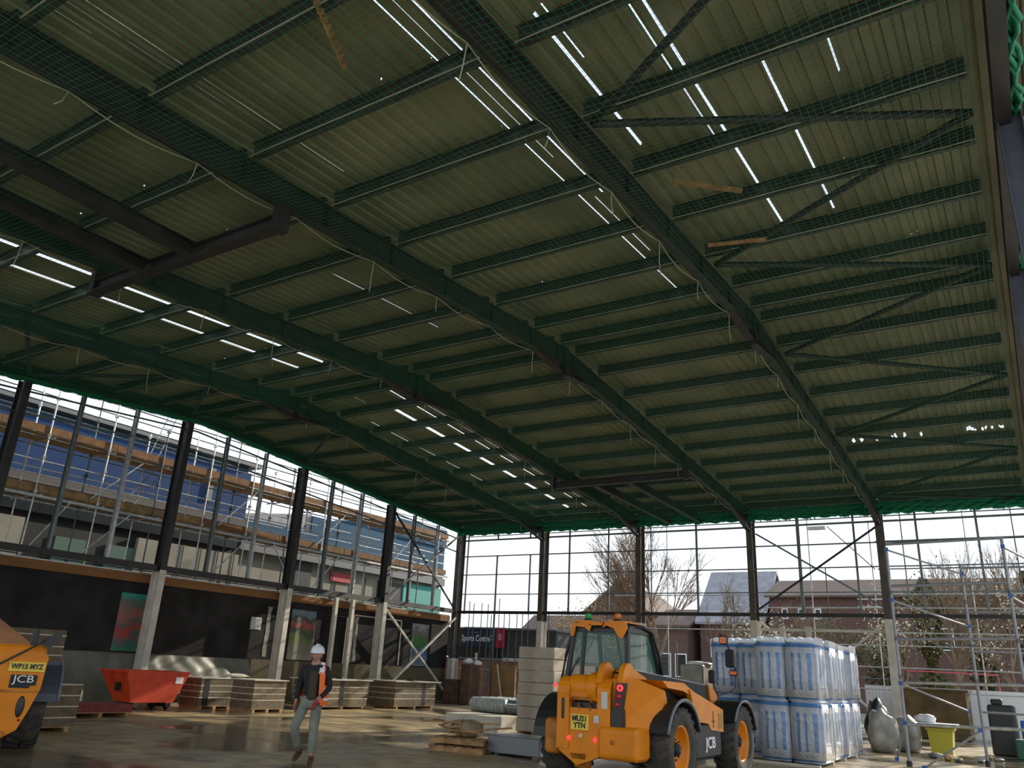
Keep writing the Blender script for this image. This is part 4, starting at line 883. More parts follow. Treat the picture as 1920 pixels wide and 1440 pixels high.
# skip
def skip():
    e = empty('tipping_skip', (2.15, -18.15, 0), R(0), 'bright red tipping skip standing in front of the charcoal left wall', 'skip')
    m = MB(); x0, x1, y0, y1, zt, zb = -0.68, 0.66, -1.0, 1.05, 1.02, 0.2
    T = [(x0, y0, zt), (x1, y0, zt), (x1, y1, zt), (x0, y1, zt)]; Bt = [(x0+0.45, y0+0.30, zb), (x1-0.06, y0+0.30, zb), (x1-0.06, y1-0.38, zb), (x0+0.45, y1-0.38, zb)]
    Ti = [(x+(0.05 if x < 0 else -0.05), y+(0.05 if y < 0 else -0.05), z) for x, y, z in T]; Bi = [(x+(0.05 if x < 0 else -0.05), y+(0.05 if y < 0 else -0.05), z+0.05) for x, y, z in Bt]
    m.add(T+Bt+Ti+Bi, [(4, 5, 6, 7)]+[(i, (i+1) % 4, 4+(i+1) % 4, 4+i) for i in range(4)]+[(15, 14, 13, 12)]+[(8+i, 12+i, 12+(i+1) % 4, 8+(i+1) % 4) for i in range(4)]+[(i, 8+i, 8+(i+1) % 4, (i+1) % 4) for i in range(4)])
    m.build('body', RED, e)
    for (p, q) in ((T[0], T[1]), (T[1], T[2]), (T[2], T[3]), (T[3], T[0])): r_ = MB(); r_.bar(p, q, 0.06, 0.06); r_.build('rim', RED, e)
    for x in (-0.1, 0.4):
        r_ = MB(); r_.bar((x, -0.72, 0.28), (x, -1.0, 0.98), 0.06, 0.03); r_.build('rib', RED, e)
    s_ = MB(); s_.box(0.10, -0.95, 0.5, 0.28, -0.88, 0.72); s_.build('fork_pocket', BLK, e)
    f = MB(); f.box(-0.25, -0.6, 0.08, 0.6, -0.45, 0.2); f.box(-0.25, 0.45, 0.08, 0.6, 0.6, 0.2); f.build('base_frame', BLK, e)
    for x in (-0.15, 0.5):
        for y in (-0.52, 0.52): w = MB(); w.lathe([(0, -0.03), (0.08, -0.03), (0.08, 0.03), (0, 0.03)], (x, y, 0.08), axis='y', n=14); w.build('wheel', BLK, e)
    l_ = MB(); l_.add([(0.655, 0.6, 0.72), (0.655, 0.85, 0.72), (0.668, 0.85, 0.90), (0.668, 0.6, 0.90), (0.6, 0.6, 0.72), (0.6, 0.85, 0.72), (0.6, 0.85, 0.90), (0.6, 0.6, 0.90)], [(0, 1, 2, 3), (4, 7, 6, 5), (0, 4, 5, 1), (1, 5, 6, 2), (2, 6, 7, 3), (3, 7, 4, 0)]); l_.build('sticker', WHITE, e)
skip()

# ------------------------------------------------------------------ wrapped insulation packs
def pack(x, y, z, wx, wy, h, label, group, seed):
    rnd = random.Random(seed); bm = bmesh.new(); bmesh.ops.create_cube(bm, size=1)
    bmesh.ops.bevel(bm, geom=list(bm.edges), offset=0.05, segments=2, affect='EDGES')
    bmesh.ops.subdivide_edges(bm, edges=list(bm.edges), cuts=2, use_grid_fill=True)
    for v in bm.verts:
        s_ = 1+0.02*math.sin(v.co.z*11+seed)+0.015*math.sin((v.co.x+v.co.y)*9+seed)
        v.co = Vector((v.co.x*wx*s_, v.co.y*wy*s_, (v.co.z+0.5)*h))
    me = bpy.data.meshes.new('insulation_bale'); bm.to_mesh(me); bm.free(); me.materials.append(PACK); me.polygons.foreach_set('use_smooth', [True]*len(me.polygons))
    o = bpy.data.objects.new('insulation_bale', me); COL.objects.link(o); o.location = (x, y, z); tag(o, label, 'pack', group)
    if z > 0.5:     # loose film crest
        c = MB(); pts = []
        n = 9
        for k in range(n+1):
            xx = -wx/2+wx*k/n; hh = h+0.02+0.10*abs(math.sin(k*1.9+seed)); pts.append((xx, hh))
        c.prism([(-wx/2, h-0.05)]+pts+[(wx/2, h-0.05)], -wy*0.30, wy*0.36, axis='y'); c.build('film_crest', mat('clear_film', (0.75, 0.78, 0.8), 0.12, 0, 0, spec=0.8), o)
for ti, z in (('lower', 0.06), ('upper', 1.28)):
    for iy in range(4):
        for ix, w in ((0, 'left'), (1, 'right')):
            x = 19.42+ix*0.66+(0.02 if z > 1 else -0.02)*((iy % 2)*2-1); y = -14.0+iy*1.2
            pack(x, y, z, 0.64, 1.16, 1.22, 'blue-printed film-wrapped insulation bale, %s tier of the long row, %s from the camera, %s file' % (ti, ORD[iy], w), 'long row of wrapped bales', iy*2+ix+int(z*10))
    for ix, w in ((0, 'left'), (1, 'right')):
        pack(18.05+ix*0.66, -13.0, z, 0.64, 1.1, 1.22, 'blue-printed film-wrapped insulation bale of the set-back pair left of the long row, %s tier, %s' % (ti, w), 'set-back wrapped bales', 40+ix)
mm = MB(); mm.rbox(16.75, -13.1, 0.03, 17.35, -12.0, 1.95, 0.05); tag(mm.build('white_bag_stack', BAG), 'plain white wrapped stack behind the telehandler mirror', 'pack')
sack((17.05, -12.55, 1.93), (0.3, 0.5, 0.12), 'crumpled white film on the plain white wrapped stack', WHITE, 'film', 9, 'film')
for k in range(5):
    mm = MB(); mm.bar((17.9, -14.8+1.3*k, 0.03), (20.4, -14.8+1.3*k, 0.03), 0.1, 0.055); tag(mm.build('timber_bearer', PALEB), 'pale timber bearer on the floor under the wrapped bales, %s from the camera' % ORD[k], 'bearer', 'bearers under the bales')

# sheets, bags and bin right of the packs
sack((20.55, -8.0, 0), (0.38, 0.55, 1.1), 'tall grey rubble bag slumped right of the wrapped bales', BAG, 'rubble_bag', 3, 'bag')
sack((21.05, -6.9, 0), (0.35, 0.5, 0.95), 'grey rubble bag leaning at the foot of the fifth far wall column', BAG, 'rubble_bag', 5, 'bag')
sack((20.25, -6.6, 0), (0.35, 0.5, 1.35), 'dark bag behind the grey rubble bags', BLK, 'dark_bag', 8, 'bag')
e = empty('yellow_bin', (21.85, -6.4, 0), 0, 'yellow plastic bin with a white tray on its rim, seen through the scaffold tower', 'bin')
m_ = MB()
m_.add([(-.26, -.26, 0), (.26, -.26, 0), (.26, .26, 0), (-.26, .26, 0), (-.32, -.32, .62), (.32, -.32, .62), (.32, .32, .62), (-.32, .32, .62)], [(3, 2, 1, 0), (4, 5, 6, 7), (0, 1, 5, 4), (1, 2, 6, 5), (2, 3, 7, 6), (3, 0, 4, 7)]); m_.build('body', YBAG, e)
m_ = MB(); m_.rbox(-.36, -.36, .6, .36, .36, .66, .02); m_.build('rim', YBAG, e)
mm = MB(); mm.rbox(21.25, -6.9, 0.70, 22.3, -6.0, 0.78, 0.03); tag(mm.build('white_tray', WHITE), 'white tray lying across the yellow bin', 'tray')
sack((21.5, -6.3, 0.78), (0.28, 0.25, 0.22), 'white sack sitting on the white tray above the yellow bin', WHITE, 'sack', 12)
mm = MB(); mm.rbox(23.0, -5.4, 0, 23.7, -4.8, 1.35, 0.1); mm.rbox(23.1, -5.2, 1.35, 23.4, -4.9, 1.5, 0.05); tag(mm.build('wheeled_bin', mat('dark_bin', (0.03, 0.03, 0.03), 0.5)), 'dark upright bin at the right, seen through the scaffold tower', 'bin')
mm = MB(); mm.rbox(23.75, -4.6, 0, 24.2, -4.2, 0.95, 0.05); tag(mm.build('blue_box', mat('blue_plastic', (0.02, 0.15, 0.5), 0.4)), 'blue plastic box right of the dark upright bin', 'box')
mm = MB(); mm.rbox(23.6, -6.2, 0, 24.3, -5.6, 0.5, 0.05); tag(mm.build('green_crate', mat('green_plastic', (0.03, 0.12, 0.07), 0.5)), 'dark green crate in front of the blue plastic box', 'crate')
rnd = random.Random(9)
for k in range(9):
    x, y = rnd.uniform(21.8, 24.2), rnd.uniform(-9.5, -6.8); sack((x, y, 0), (rnd.uniform(.08, .2), rnd.uniform(.08, .2), rnd.uniform(.06, .16)), 'small lump of rubble on the sunlit floor at the right', TIMBER if k % 2 else BAG, 'rubble', k, 'rubble')['group'] = 'rubble on the sunlit floor'

# ------------------------------------------------------------------ scaffold tower
def tower():
    e = empty('scaffold_tower', (22.9, -11, 0), 0, 'aluminium mobile scaffold tower with blue clips standing at the right', 'scaffold tower'); e['_org'] = e.location
    F = -12.0; Bk = -9.2; XL, XR = 21.7, 24.15; H = 4.98
    posts = [(XL, F, H+0.02), (XR, F, H+0.08), (XL+1.35, Bk, 4.75), (XR+0.6, Bk, 4.75)]
    P = [('post', (XL, F), 4.85), ('post', (XR, F), 5.02), ('post', (23.1, -9.6), 4.72), ('post', (25.0, -9.6), 4.72)]
    for n, (x, y), h in P:
        mm = MB(); mm.tube((x, y, 0.12), (x, y, h), 0.036, 10)
        for z in (1.9, 2.75, 3.8): mm.tube((x, y, z-0.05), (x, y, z+0.05), 0.036, 10)
        mm.build('post', ALU, e, world=True)
        b = MB(); b.tube((x, y, 0), (x, y, 0.12), 0.06, 12); b.build('foot', BLK, e, world=True)
    for z in (0.88, 1.77, 2.73, 3.95, 4.95):
        mm = MB(); mm.tube((XL, F, z), (XR, F, z+0.06), 0.034, 8); mm.build('rung', ALU if z > 2 else GALV, e, world=True)
    for z in (1.2, 2.6, 3.55, 4.65):
        mm = MB(); mm.tube((23.1, -9.6, z), (25.0, -9.6, z), 0.026, 8); mm.build('rung', ALU, e, world=True)
    for (p, q) in (((XL, F, 3.62), (23.1, -9.6, 3.2)), ((XL, F, 4.82), (23.1, -9.6, 4.5)), ((XR, F, 4.8), (25.0, -9.6, 4.55)), ((XR, F, 3.7), (25.0, -9.6, 3.3)), ((XL, F, 1.75), (22.9, -10.2, 1.2)), ((22.0, -12.0, 0.0), (23.2, -12.0, 0.86)), ((XL, F, 0.9), (XL-0.3, F+0.4, 0.1))):
        mm = MB(); mm.tube(p, q, 0.024, 8); mm.build('brace', ALU, e, world=True)
        for c in (p, q): k = MB(); c = Vector(c); k.box(c.x-0.045, c.y-0.045, c.z-0.03, c.x+0.045, c.y+0.045, c.z+0.05); k.build('clip', mat('blue_clip', (0.03, 0.10, 0.35), 0.4), e, world=True)
tower()
# ------------------------------------------------------------------ telehandlers
def wheel(parent, x, y, side, rad=0.60, w=0.42):
    t = MB(); hw = w/2
    t.lathe([(0.33, -hw*0.75), (0.40, -hw*0.98), (rad*0.86, -hw), (rad*0.95, -hw*0.9), (rad*0.965, 0), (rad*0.95, hw*0.9), (rad*0.86, hw), (0.40, hw*0.98), (0.33, hw*0.75)], (x, y, rad), axis='x', n=40)
    for k in range(22):          # angled lugs in two rows
        for s_ in (-1, 1):
            a = 2*PI*(k+0.5*(s_ > 0))/22; a2 = a+0.16
            def P(aa, rr, xx): return (x+xx, y+rr*math.cos(aa), rad+rr*math.sin(aa))
            ri, ro = rad*0.90, rad*1.0; da = 0.045
            vs = [P(a-da, ri, s_*hw*1.0), P(a+da, ri, s_*hw*1.0), P(a2+da, ri, s_*0.02), P(a2-da, ri, s_*0.02), P(a-da, ro*0.985, s_*hw*0.98), P(a+da, ro*0.985, s_*hw*0.98), P(a2+da, ro, s_*0.02), P(a2-da, ro, s_*0.02)]
            t.add(vs, [(3, 2, 1, 0), (4, 5, 6, 7), (0, 1, 5, 4), (1, 2, 6, 5), (2, 3, 7, 6), (3, 0, 4, 7)])
    o = t.build('wheel', RUB, parent)
    r = MB(); s = side
    prof = [(0.0, s*0.02), (0.10, s*0.03), (0.11, s*0.07), (0.17, s*0.07), (0.19, s*-0.02), (0.30, s*0.02), (0.31, s*0.14), (0.345, s*0.17), (0.345, s*0.15), (0.33, -s*0.15), (0.0, -s*0.15)]
    r.lathe(prof, (x, y, rad), axis='x', n=32); r.build('rim', YEL, o)
    h = MB(); h.lathe([(0, s*0.14), (0.07, s*0.14), (0.10, s*0.08), (0.10, s*0.03), (0, s*0.03)], (x, y, rad), axis='x', n=16)
    for k in range(8): a = 2*PI*k/8; h.tube((x+s*0.07, y+0.14*math.cos(a), rad+0.14*math.sin(a)), (x+s*0.095, y+0.14*math.cos(a), rad+0.14*math.sin(a)), 0.014, 6)
    h.build('hub', BLKG, o)
    return o
def fender(parent, x0, x1, yc, zc, r, a0, a1, m=BLK, lip=None):
    f = MB(); n = 14
    prof = [(yc+r*math.cos(R(a0+(a1-a0)*k/n)), zc+r*math.sin(R(a0+(a1-a0)*k/n))) for k in range(n+1)]
    inner = [(yc+(r-0.03)*math.cos(R(a0+(a1-a0)*k/n)), zc+(r-0.03)*math.sin(R(a0+(a1-a0)*k/n))) for k in range(n, -1, -1)]
    f.prism(prof+inner, x0, x1); o = f.build('mudguard', m, parent)
    if lip:
        g = MB(); g.path([(lip, yc+(r+0.005)*math.cos(R(a0+(a1-a0)*k/n)), zc+(r+0.005)*math.sin(R(a0+(a1-a0)*k/n))) for k in range(n+1)], 0.022, 6); g.build('mudguard_lip', mat('grey_lip', (0.16, 0.18, 0.22), 0.4), o)
def telehandler():
    e = empty('telehandler', (18.8, -21.1, 0), 0, 'yellow telehandler with cab and beacons seen from behind, beside the wrapped bales', 'telehandler')
    for (x, s) in ((-0.86, -1), (0.86, 1)):
        wheel(e, x, 0, s); wheel(e, x, 3.0, s)
        ax0 = 0.43*s if False else 0
    # chassis
    c = MB(); c.prism([(-0.95, 0.55), (-0.6, 0.42), (3.5, 0.42), (3.6, 0.7), (3.3, 1.0), (-0.9, 1.05)], -0.42, 0.42); c.build('chassis', YELD, e)
    for y in (0, 3.0): a = MB(); a.tube((-0.7, y, 0.6), (0.7, y, 0.6), 0.11, 12); a.build('axle', YELD, e)
    # rear lower plate with the number plate
    p = MB(); p.prism([(-0.50, 1.12), (0.20, 1.12), (0.20, 0.50), (0.02, 0.42), (-0.20, 0.34), (-0.34, 0.42), (-0.50, 0.52)], -1.0, -0.88, axis='y'); rp = p.build('rear_plate', YEL, e)
    q = MB(); q.box(-0.30, -1.02, 0.82, -0.01, -1.0, 1.03); npl = q.build('number_plate', PLATEY, e)
    text('MU21', 'plate_letters', 0.105, BLK, npl, (-0.155, -1.022, 0.972), (R(90), 0, 0), bold=0.004, sx=0.95); text('YTN', 'plate_letters', 0.105, BLK, npl, (-0.155, -1.022, 0.878), (R(90), 0, 0), bold=0.004, sx=0.95)
    # uprights with rounded heads
    for (x0, x1) in ((-0.54, -0.34), (0.13, 0.34)):
        u = MB(); pr = [(-1.02, 0.55), (-0.55, 0.55), (-0.50, 1.30)]+[(-0.78+0.25*math.cos(R(a)), 1.33+0.23*math.sin(R(a))) for a in range(0, 181, 20)]+[(-1.02, 1.25)]
        u.prism(pr, x0, x1); uo = u.build('upright', YEL, e)
        bz = MB(); bz.lathe([(0, 0), (0.075, 0), (0.075, 0.03), (0, 0.03)], ((x0 if x0 < 0 else x1)-(0.03 if x0 < 0 else 0), -0.78, 1.36), axis='x', n=16); bz.build('pivot_boss', YELD, uo)
        sl = MB(); sl.rbox((x0+x1)/2-0.03, -1.025, 0.95, (x0+x1)/2+0.03, -1.0, 1.25, 0.02, axis='y') if x0 < 0 else None
        if x0 < 0: sl.build('slot', BLK, uo)
    b = MB(); b.tube((-0.36, -0.80, 1.40), (0.14, -0.80, 1.40), 0.19, 24); b.rbox(-0.36, -0.98, 1.22, 0.12, -0.6, 1.38, 0.03, axis='x'); b.tube((-0.05, -0.80, 1.40), (0.10, -0.80, 1.40), 0.225, 24); b.build('boom_root', YEL, e)
    hb = MB(); hb.path([(-0.28, -0.99, 1.2), (-0.28, -1.04, 1.25), (0.02, -1.04, 1.25), (0.02, -0.99, 1.2)], 0.022, 8); hb.build('grab_rail', YELD, e)
    v = MB(); v.box(-0.34, -0.92, 1.02, 0.13, -0.6, 1.20); v.build('dark_recess', BLK, e)
    for x in (-0.20, -0.02): hs = MB(); hs.path([(x, -0.95, 1.18), (x+0.03, -1.0, 1.1), (x-0.02, -0.97, 1.04)], 0.018, 6); hs.build('hose', YELD, e)
    tw = MB(); tw.prism([(-1.06, 0.50), (-0.9, 0.30), (-0.8, 0.30), (-0.8, 0.5)], -0.28, -0.06); tw.build('tow_hitch', YELD, e)
    # counterweight box at the right
    cw = MB(); cw.rbox(0.18, -1.1, 0.46, 0.80, -0.62, 0.90, 0.08, axis='x'); cwo = cw.build('counterweight', YEL, e)
    k = MB(); k.lathe([(0, 0), (0.035, 0), (0.035, -0.012), (0, -0.012)], (0.42, -1.1, 0.70), axis='y', n=12); k.build('plug', YELD, cwo)
    cl = MB(); cl.rbox(-0.80, -0.95, 0.45, -0.54, -0.62, 0.95, 0.08, axis='x'); cl.build('side_tank', YELD, e)
    # tail light cluster at the right, small lamp at the left
    tl = MB(); tl.box(0.36, -1.02, 0.86, 0.53, -0.9, 1.14); tl.build('bracket', BLK, e)
    tb = MB(); tb.prism([(0.38, 1.12), (0.52, 1.12), (0.58, 1.50), (0.45, 1.50)], -1.03, -0.93, axis='y'); tbo = tb.build('tail_light', BLK, e)
    for (x, z, m_, r_) in ((0.505, 1.43, REDON, 0.048), (0.48, 1.31, REDL, 0.045), (0.455, 1.20, REDL, 0.04)):
        l = MB(); l.lathe([(0, -1.045), (r_*0.5, -1.045), (r_, -1.035), (r_, -1.03), (0, -1.03)] if m_ is not REDON else [(r_*0.5, -1.045), (r_, -1.045), (r_, -1.03), (r_*0.5, -1.03), (r_*0.5, -1.045)], (x, 0, z), axis='y', n=16); l.build('lens', m_, tbo)
    for (x, z, r_) in ((-0.60, 1.42, 0.03), (-0.34, 0.70, 0.028), (0.10, 0.70, 0.028)):
        l = MB(); l.lathe([(0, -1.03), (r_, -1.02), (r_, -1.0), (0, -1.0)], (x, 0 if x > -0.5 else 0.02, z), axis='y', n=12); lo = l.build('marker_lamp', REDON, e)
    st = MB(); st.box(0.08, -1.03, 0.93, 0.16, -1.02, 1.03); st.box(0.20, -1.03, 1.13, 0.30, -1.02, 1.36); st.build('sticker', STICK, e)
    st = MB(); st.tube((-0.14, -1.005, 0.74), (-0.14, -1.015, 0.74), 0.03, 10); st.build('sticker', STICK, e)
    # rear right body panel (engine cowl)
    cw_ = MB()
    A = [(0.36, -0.95, 1.55), (0.60, -0.75, 1.58), (0.90, -0.30, 1.42), (0.93, -0.15, 1.02), (0.90, -0.55, 0.86), (0.62, -0.98, 0.86), (0.36, -1.0, 0.86)]
    Bk = [(0.30, 0.3, 1.55), (0.42, 0.3, 1.55), (0.62, 0.3, 1.42), (0.62, 0.3, 1.0), (0.6, 0.3, 0.9), (0.42, 0.3, 0.9), (0.30, 0.3, 0.9)]
    n = len(A); cw_.add(A+Bk, [tuple(range(n)), tuple(reversed(range(n, 2*n)))]+[(i, n+i, n+(i+1) % n, (i+1) % n) for i in range(n)]); eco = cw_.build('engine_cowl', YEL, e)
    # black side body and orange bonnet
    bb = MB(); bb.prism([(-0.55, 0.95), (-0.35, 1.45), (0.1, 1.55), (0.9, 1.42), (1.4, 1.2), (2.2, 1.0), (2.2, 0.6), (0.6, 0.5), (-0.5, 0.6)], 0.42, 0.72); bb.build('side_body', BLK, e)
    bn = MB(); bn.prism([(-0.5, 1.56), (0.35, 1.54), (1.0, 1.36), (2.1, 1.13), (2.1, 1.05), (1.0, 1.27), (0.35, 1.42), (-0.3, 1.46)], 0.36, 0.95); bn.build('bonnet', YEL, e)
    sp = MB(); sp.prism([(0.55, 1.44), (1.0, 1.36), (2.12, 1.13), (2.10, 0.78), (1.48, 0.83), (1.35, 0.93), (0.75, 0.97), (0.72, 1.1)], 0.90, 0.98); spo = sp.build('side_panel', YEL, e)
    gv = MB(); gv.box(0.975, 1.85, 0.84, 0.985, 2.05, 1.08); gv.build('vent', mat('vent_mesh', (0.35, 0.22, 0.06), 0.7), spo)
    mk = MB(); mk.box(0.978, 1.58, 0.86, 0.986, 1.61, 1.12); mk.box(0.978, 1.52, 0.95, 0.986, 1.68, 0.97); mk.build('latch', BLK, spo)
    sk = MB(); sk.rbox(0.55, 0.68, 0.42, 0.97, 2.0, 0.92, 0.05, axis='x'); sko = sk.build('side_skirt', BLKG, e)
    text('JCB', 'maker_lettering', 0.24, WHITE, sko, (0.975, 1.45, 0.63), (R(90), 0, R(90)), bold=0.003, sx=1.25, depth=0.006)
    fender(e, 0.60, 1.09, 0, 0.60, 0.70, 20, 160, BLK, lip=1.09); fender(e, 0.62, 1.09, 3.0, 0.60, 0.68, 15, 150, BLK, lip=1.09)
    fender(e, -1.14, -0.60, 0, 0.60, 0.70, 20, 175, BLK); fender(e, -1.09, -0.62, 3.0, 0.60, 0.68, 15, 150, BLK)
    # boom
    pv = MB()
    for x0, x1 in ((0.10, 0.18), (0.44, 0.52)):
        pv.prism([(-1.0, 1.48), (-0.95, 1.62)]+[(-0.75+0.18*math.cos(R(a)), 1.62+0.16*math.sin(R(a))) for a in range(150, 19, -20)]+[(-0.1, 1.58), (-0.1, 1.40)], x0, x1)
    pv.build('boom_bracket', YEL, e)
    kk = MB(); kk.prism([(-0.6, 1.42), (-0.6, 1.64), (-0.5, 1.69), (2.9, 1.50), (3.0, 1.40), (2.9, 1.22), (0.0, 1.42)], 0.18, 0.46); ko = kk.build('boom', BLKG, e)
    kl = MB(); kl.bar((0.32, -0.45, 1.692), (0.32, 2.85, 1.508), 0.27, 0.012); kl.build('boom_wear_plate', mat('worn_steel', (0.35, 0.33, 0.31), 0.3, 0.6), ko)
    bt = MB(); bt.path([(0.5, 0.3, 1.50), (0.5, 1.6, 1.38), (0.5, 2.4, 1.28)], 0.03, 8); bt.build('boom_hose', YELD, ko)
    hd = MB(); hd.prism([(2.8, 1.52), (3.3, 1.35), (3.5, 0.9), (3.35, 0.45), (3.2, 0.45), (3.2, 0.9), (2.9, 1.2)], 0.14, 0.50); hd.build('boom_head', YEL, ko)
    for x in (-0.15, 0.62):
        fk = MB(); fk.prism([(3.5, 1.2), (3.58, 1.2), (3.58, 0.22), (4.7, 0.16), (4.7, 0.12), (3.5, 0.16)], x-0.05, x+0.07); fk.build('fork', BLK, ko)
    car = MB(); car.box(-0.3, 3.44, 0.45, 0.85, 3.5, 1.15); car.build('fork_carriage', mat('orange_red_steel', (0.5, 0.12, 0.02), 0.6), ko)
    for (x, z) in ((0.25, 1.70), (0.02, 1.72)):
        ear = MB(); ear.lathe([(0, -0.05), (0.10, -0.05), (0.10, 0.05), (0, 0.05)], (x, -0.45, z-0.1), axis='x', n=16); ear.prism([(-0.75, 1.45), (-0.55, z-0.02), (-0.35, z-0.02), (-0.2, 1.45)], x-0.04, x+0.04); ear.build('lift_ear', YEL, e)
    # cab on the left
    cx0, cx1, cy0, cy1, zb, zt = -1.08, 0.04, 0.25, 1.65, 0.9, 2.33
    tx0, tx1, ty0, ty1 = -0.98, 0.0, 0.33, 1.25        # roof outline is smaller
    fl = MB(); fl.add([(cx0, cy0, 0.75), (cx1, cy0, 0.75), (cx1, cy1, 0.75), (cx0, cy1, 0.75), (cx0, cy0, 1.45), (cx1, cy0, 1.50), (cx1, cy1, 1.40), (cx0, cy1, 1.35)], [(3, 2, 1, 0), (0, 1, 5, 4), (1, 2, 6, 5), (2, 3, 7, 6), (3, 0, 4, 7)]); fl.build('cab_base', BLK, e)
    def pillar(p, q, w=0.07): t = MB(); t.bar(p, q, w, w); return t.build('cab_pillar', BLK, e)
    bl, br_, fr_, fl_ = (cx0, cy0, 1.45), (cx1, cy0, 1.5), (cx1, cy1, 1.4), (cx0, cy1, 1.35)
    TL, TR, FR, FL = (tx0, ty0, zt), (tx1, ty0, zt), (tx1, ty1, zt), (tx0, ty1, zt)
    for a, b2 in ((bl, TL), (br_, TR), (fr_, FR), (fl_, FL)): pillar(a, b2)
    pillar((-0.80, cy0-0.01, 1.46), (-0.78, ty0-0.01, zt-0.05), 0.05)
    pillar((-0.62, cy1, 1.36), (-0.62, ty1, zt-0.05), 0.045)
    for a, b2 in ((TL, TR), (TR, FR), (FR, FL), (FL, TL)): t = MB(); t.bar(a, b2, 0.07, 0.10); t.build('roof_rail', BLK, e)
    for a, b2, c2, d2 in ((bl, br_, TR, TL), (br_, fr_, FR, TR), (fr_, fl_, FL, FR), (fl_, bl, TL, FL)):
        g = MB(); g.add([a, b2, c2, d2], [(0, 1, 2, 3)]); g.build('window', CABGL, e)
    bow = MB(); bow.path([(cx0-0.06, cy0-0.02, 1.20), (cx0-0.09, cy0, 1.5), (cx0-0.03, cy0+0.02, 1.9), (tx0-0.05, ty0, 2.28), (tx0+0.02, ty0, 2.36)], 0.028, 8); bow.build('door_frame', BLK, e)
    bow = MB(); bow.path([(tx1, ty0+0.1, 2.38), (tx1+0.06, ty0+0.5, 2.39), (tx1+0.06, ty1-0.05, 2.33), (cx1+0.05, (ty1+cy1)/2, 1.95), (cx1+0.05, cy1, 1.45)], 0.026, 8); bow.build('side_frame', BLKG, e)
    rf = MB(); rf.add([(tx0-0.05, ty0-0.08, 2.34), (tx1+0.03, ty0-0.08, 2.34), (tx1+0.03, ty1, 2.34), (tx0-0.05, ty1, 2.34), (tx0+0.02, ty0, 2.43), (tx1-0.05, ty0, 2.43), (tx1-0.06, ty1-0.1, 2.44), (tx0+0.03, ty1-0.1, 2.44)], [(3, 2, 1, 0), (4, 5, 6, 7), (0, 1, 5, 4), (1, 2, 6, 5), (2, 3, 7, 6), (3, 0, 4, 7)]); rf.build('cab_roof', BLK, e)
    rs = MB(); y_ = ty0-0.10
    for poly in ([(-1.02, 2.20), (-1.0, 2.40), (-0.70, 2.45), (-0.62, 2.38), (-0.66, 2.28), (-0.74, 2.34), (-0.92, 2.36), (-0.96, 2.20)], [(-0.42, 2.34), (-0.36, 2.44), (0.02, 2.43), (0.04, 2.34), (-0.05, 2.18), (-0.12, 2.20), (-0.20, 2.33), (-0.34, 2.38)], [(-0.66, 2.38), (-0.64, 2.43), (-0.40, 2.43), (-0.42, 2.38)]):
        rs.prism(poly, y_, y_+0.03, axis='y')
    rs.box(-1.0, ty0-0.08, 2.43, -0.68, ty0+0.5, 2.46); rs.box(-0.36, ty0-0.08, 2.43, 0.0, ty0+0.5, 2.455); rs.build('roof_cladding', YEL, e)
    for (x, m_, nm) in ((-0.76, GRNL, 'green_beacon'), (-0.20, ORGL, 'amber_beacon')):
        bc = MB(); bc.lathe([(0, 2.44), (0.065, 2.44), (0.065, 2.49), (0, 2.49)], (x, ty0+0.05, 0), n=14); bo = bc.build(nm, BLK, e)
        ln = MB(); ln.lathe([(0, 2.49), (0.055, 2.49), (0.05, 2.57), (0.03, 2.585), (0, 2.59)], (x, ty0+0.05, 0), n=14); ln.build('lens', m_, bo)
    # cab inside
    se = MB(); se.rbox(-0.75, 0.65, 1.0, -0.25, 1.1, 1.3, 0.06); se.rbox(-0.72, 0.55, 1.3, -0.28, 0.68, 1.72, 0.05); so_ = se.build('seat', BLK, e)
    sb2 = MB(); sb2.rbox(-0.74, 0.50, 1.46, -0.26, 0.56, 1.60, 0.04); sb2.build('blue_cover', mat('blue_cloth', (0.03, 0.12, 0.32), 0.8), so_)
    sw = MB(); sw.lathe([(0.17, -0.012), (0.19, 0), (0.17, 0.012), (0.16, 0), (0.17, -0.012)], (-0.5, 1.30, 1.62), axis='y', n=20); sw.tube((-0.5, 1.3, 1.62), (-0.5, 1.5, 1.3), 0.03, 8); sw.build('steering_wheel', BLK, e)
    wp = MB(); wp.path([(-1.02, 0.22, 1.5), (-0.95, 0.24, 1.7), (-0.84, 0.25, 1.85)], 0.012, 6); wp.build('wiper', BLK, e)
    # mirrors on the front right
    ma = MB(); ma.path([(0.95, 1.95, 1.12), (0.95, 1.98, 1.36), (1.10, 2.2, 1.42), (1.16, 2.3, 1.5), (1.17, 2.3, 1.8), (1.05, 2.2, 2.3), (0.98, 2.1, 2.38)], 0.016, 8); mo = ma.build('mirror_arm', BLK, e)
    for (x, y, z, w, h, m_) in ((1.02, 2.16, 2.28, 0.16, 0.15, ORGL), (1.10, 2.24, 1.98, 0.17, 0.30, BLKG), (1.14, 2.28, 1.74, 0.16, 0.10, ORGL), (0.86, 1.95, 1.66, 0.12, 0.22, BLKG)):
        g = MB(); g.rbox(x-w/2, y-0.03, z-h/2, x+w/2, y+0.04, z+h/2, 0.04, axis='y'); go_ = g.build('mirror', BLK, mo)
        h_ = MB(); h_.rbox(x-w/2+0.02, y-0.035, z-h/2+0.02, x+w/2-0.02, y-0.03, z+h/2-0.02, 0.015, axis='y'); h_.build('mirror_glass', m_, e)
    ma = MB(); ma.path([(0.95, 1.95, 1.36), (0.90, 1.95, 1.5), (0.86, 1.98, 1.6)], 0.012, 6); ma.build('mirror_stalk', BLK, e)
    return e
telehandler()
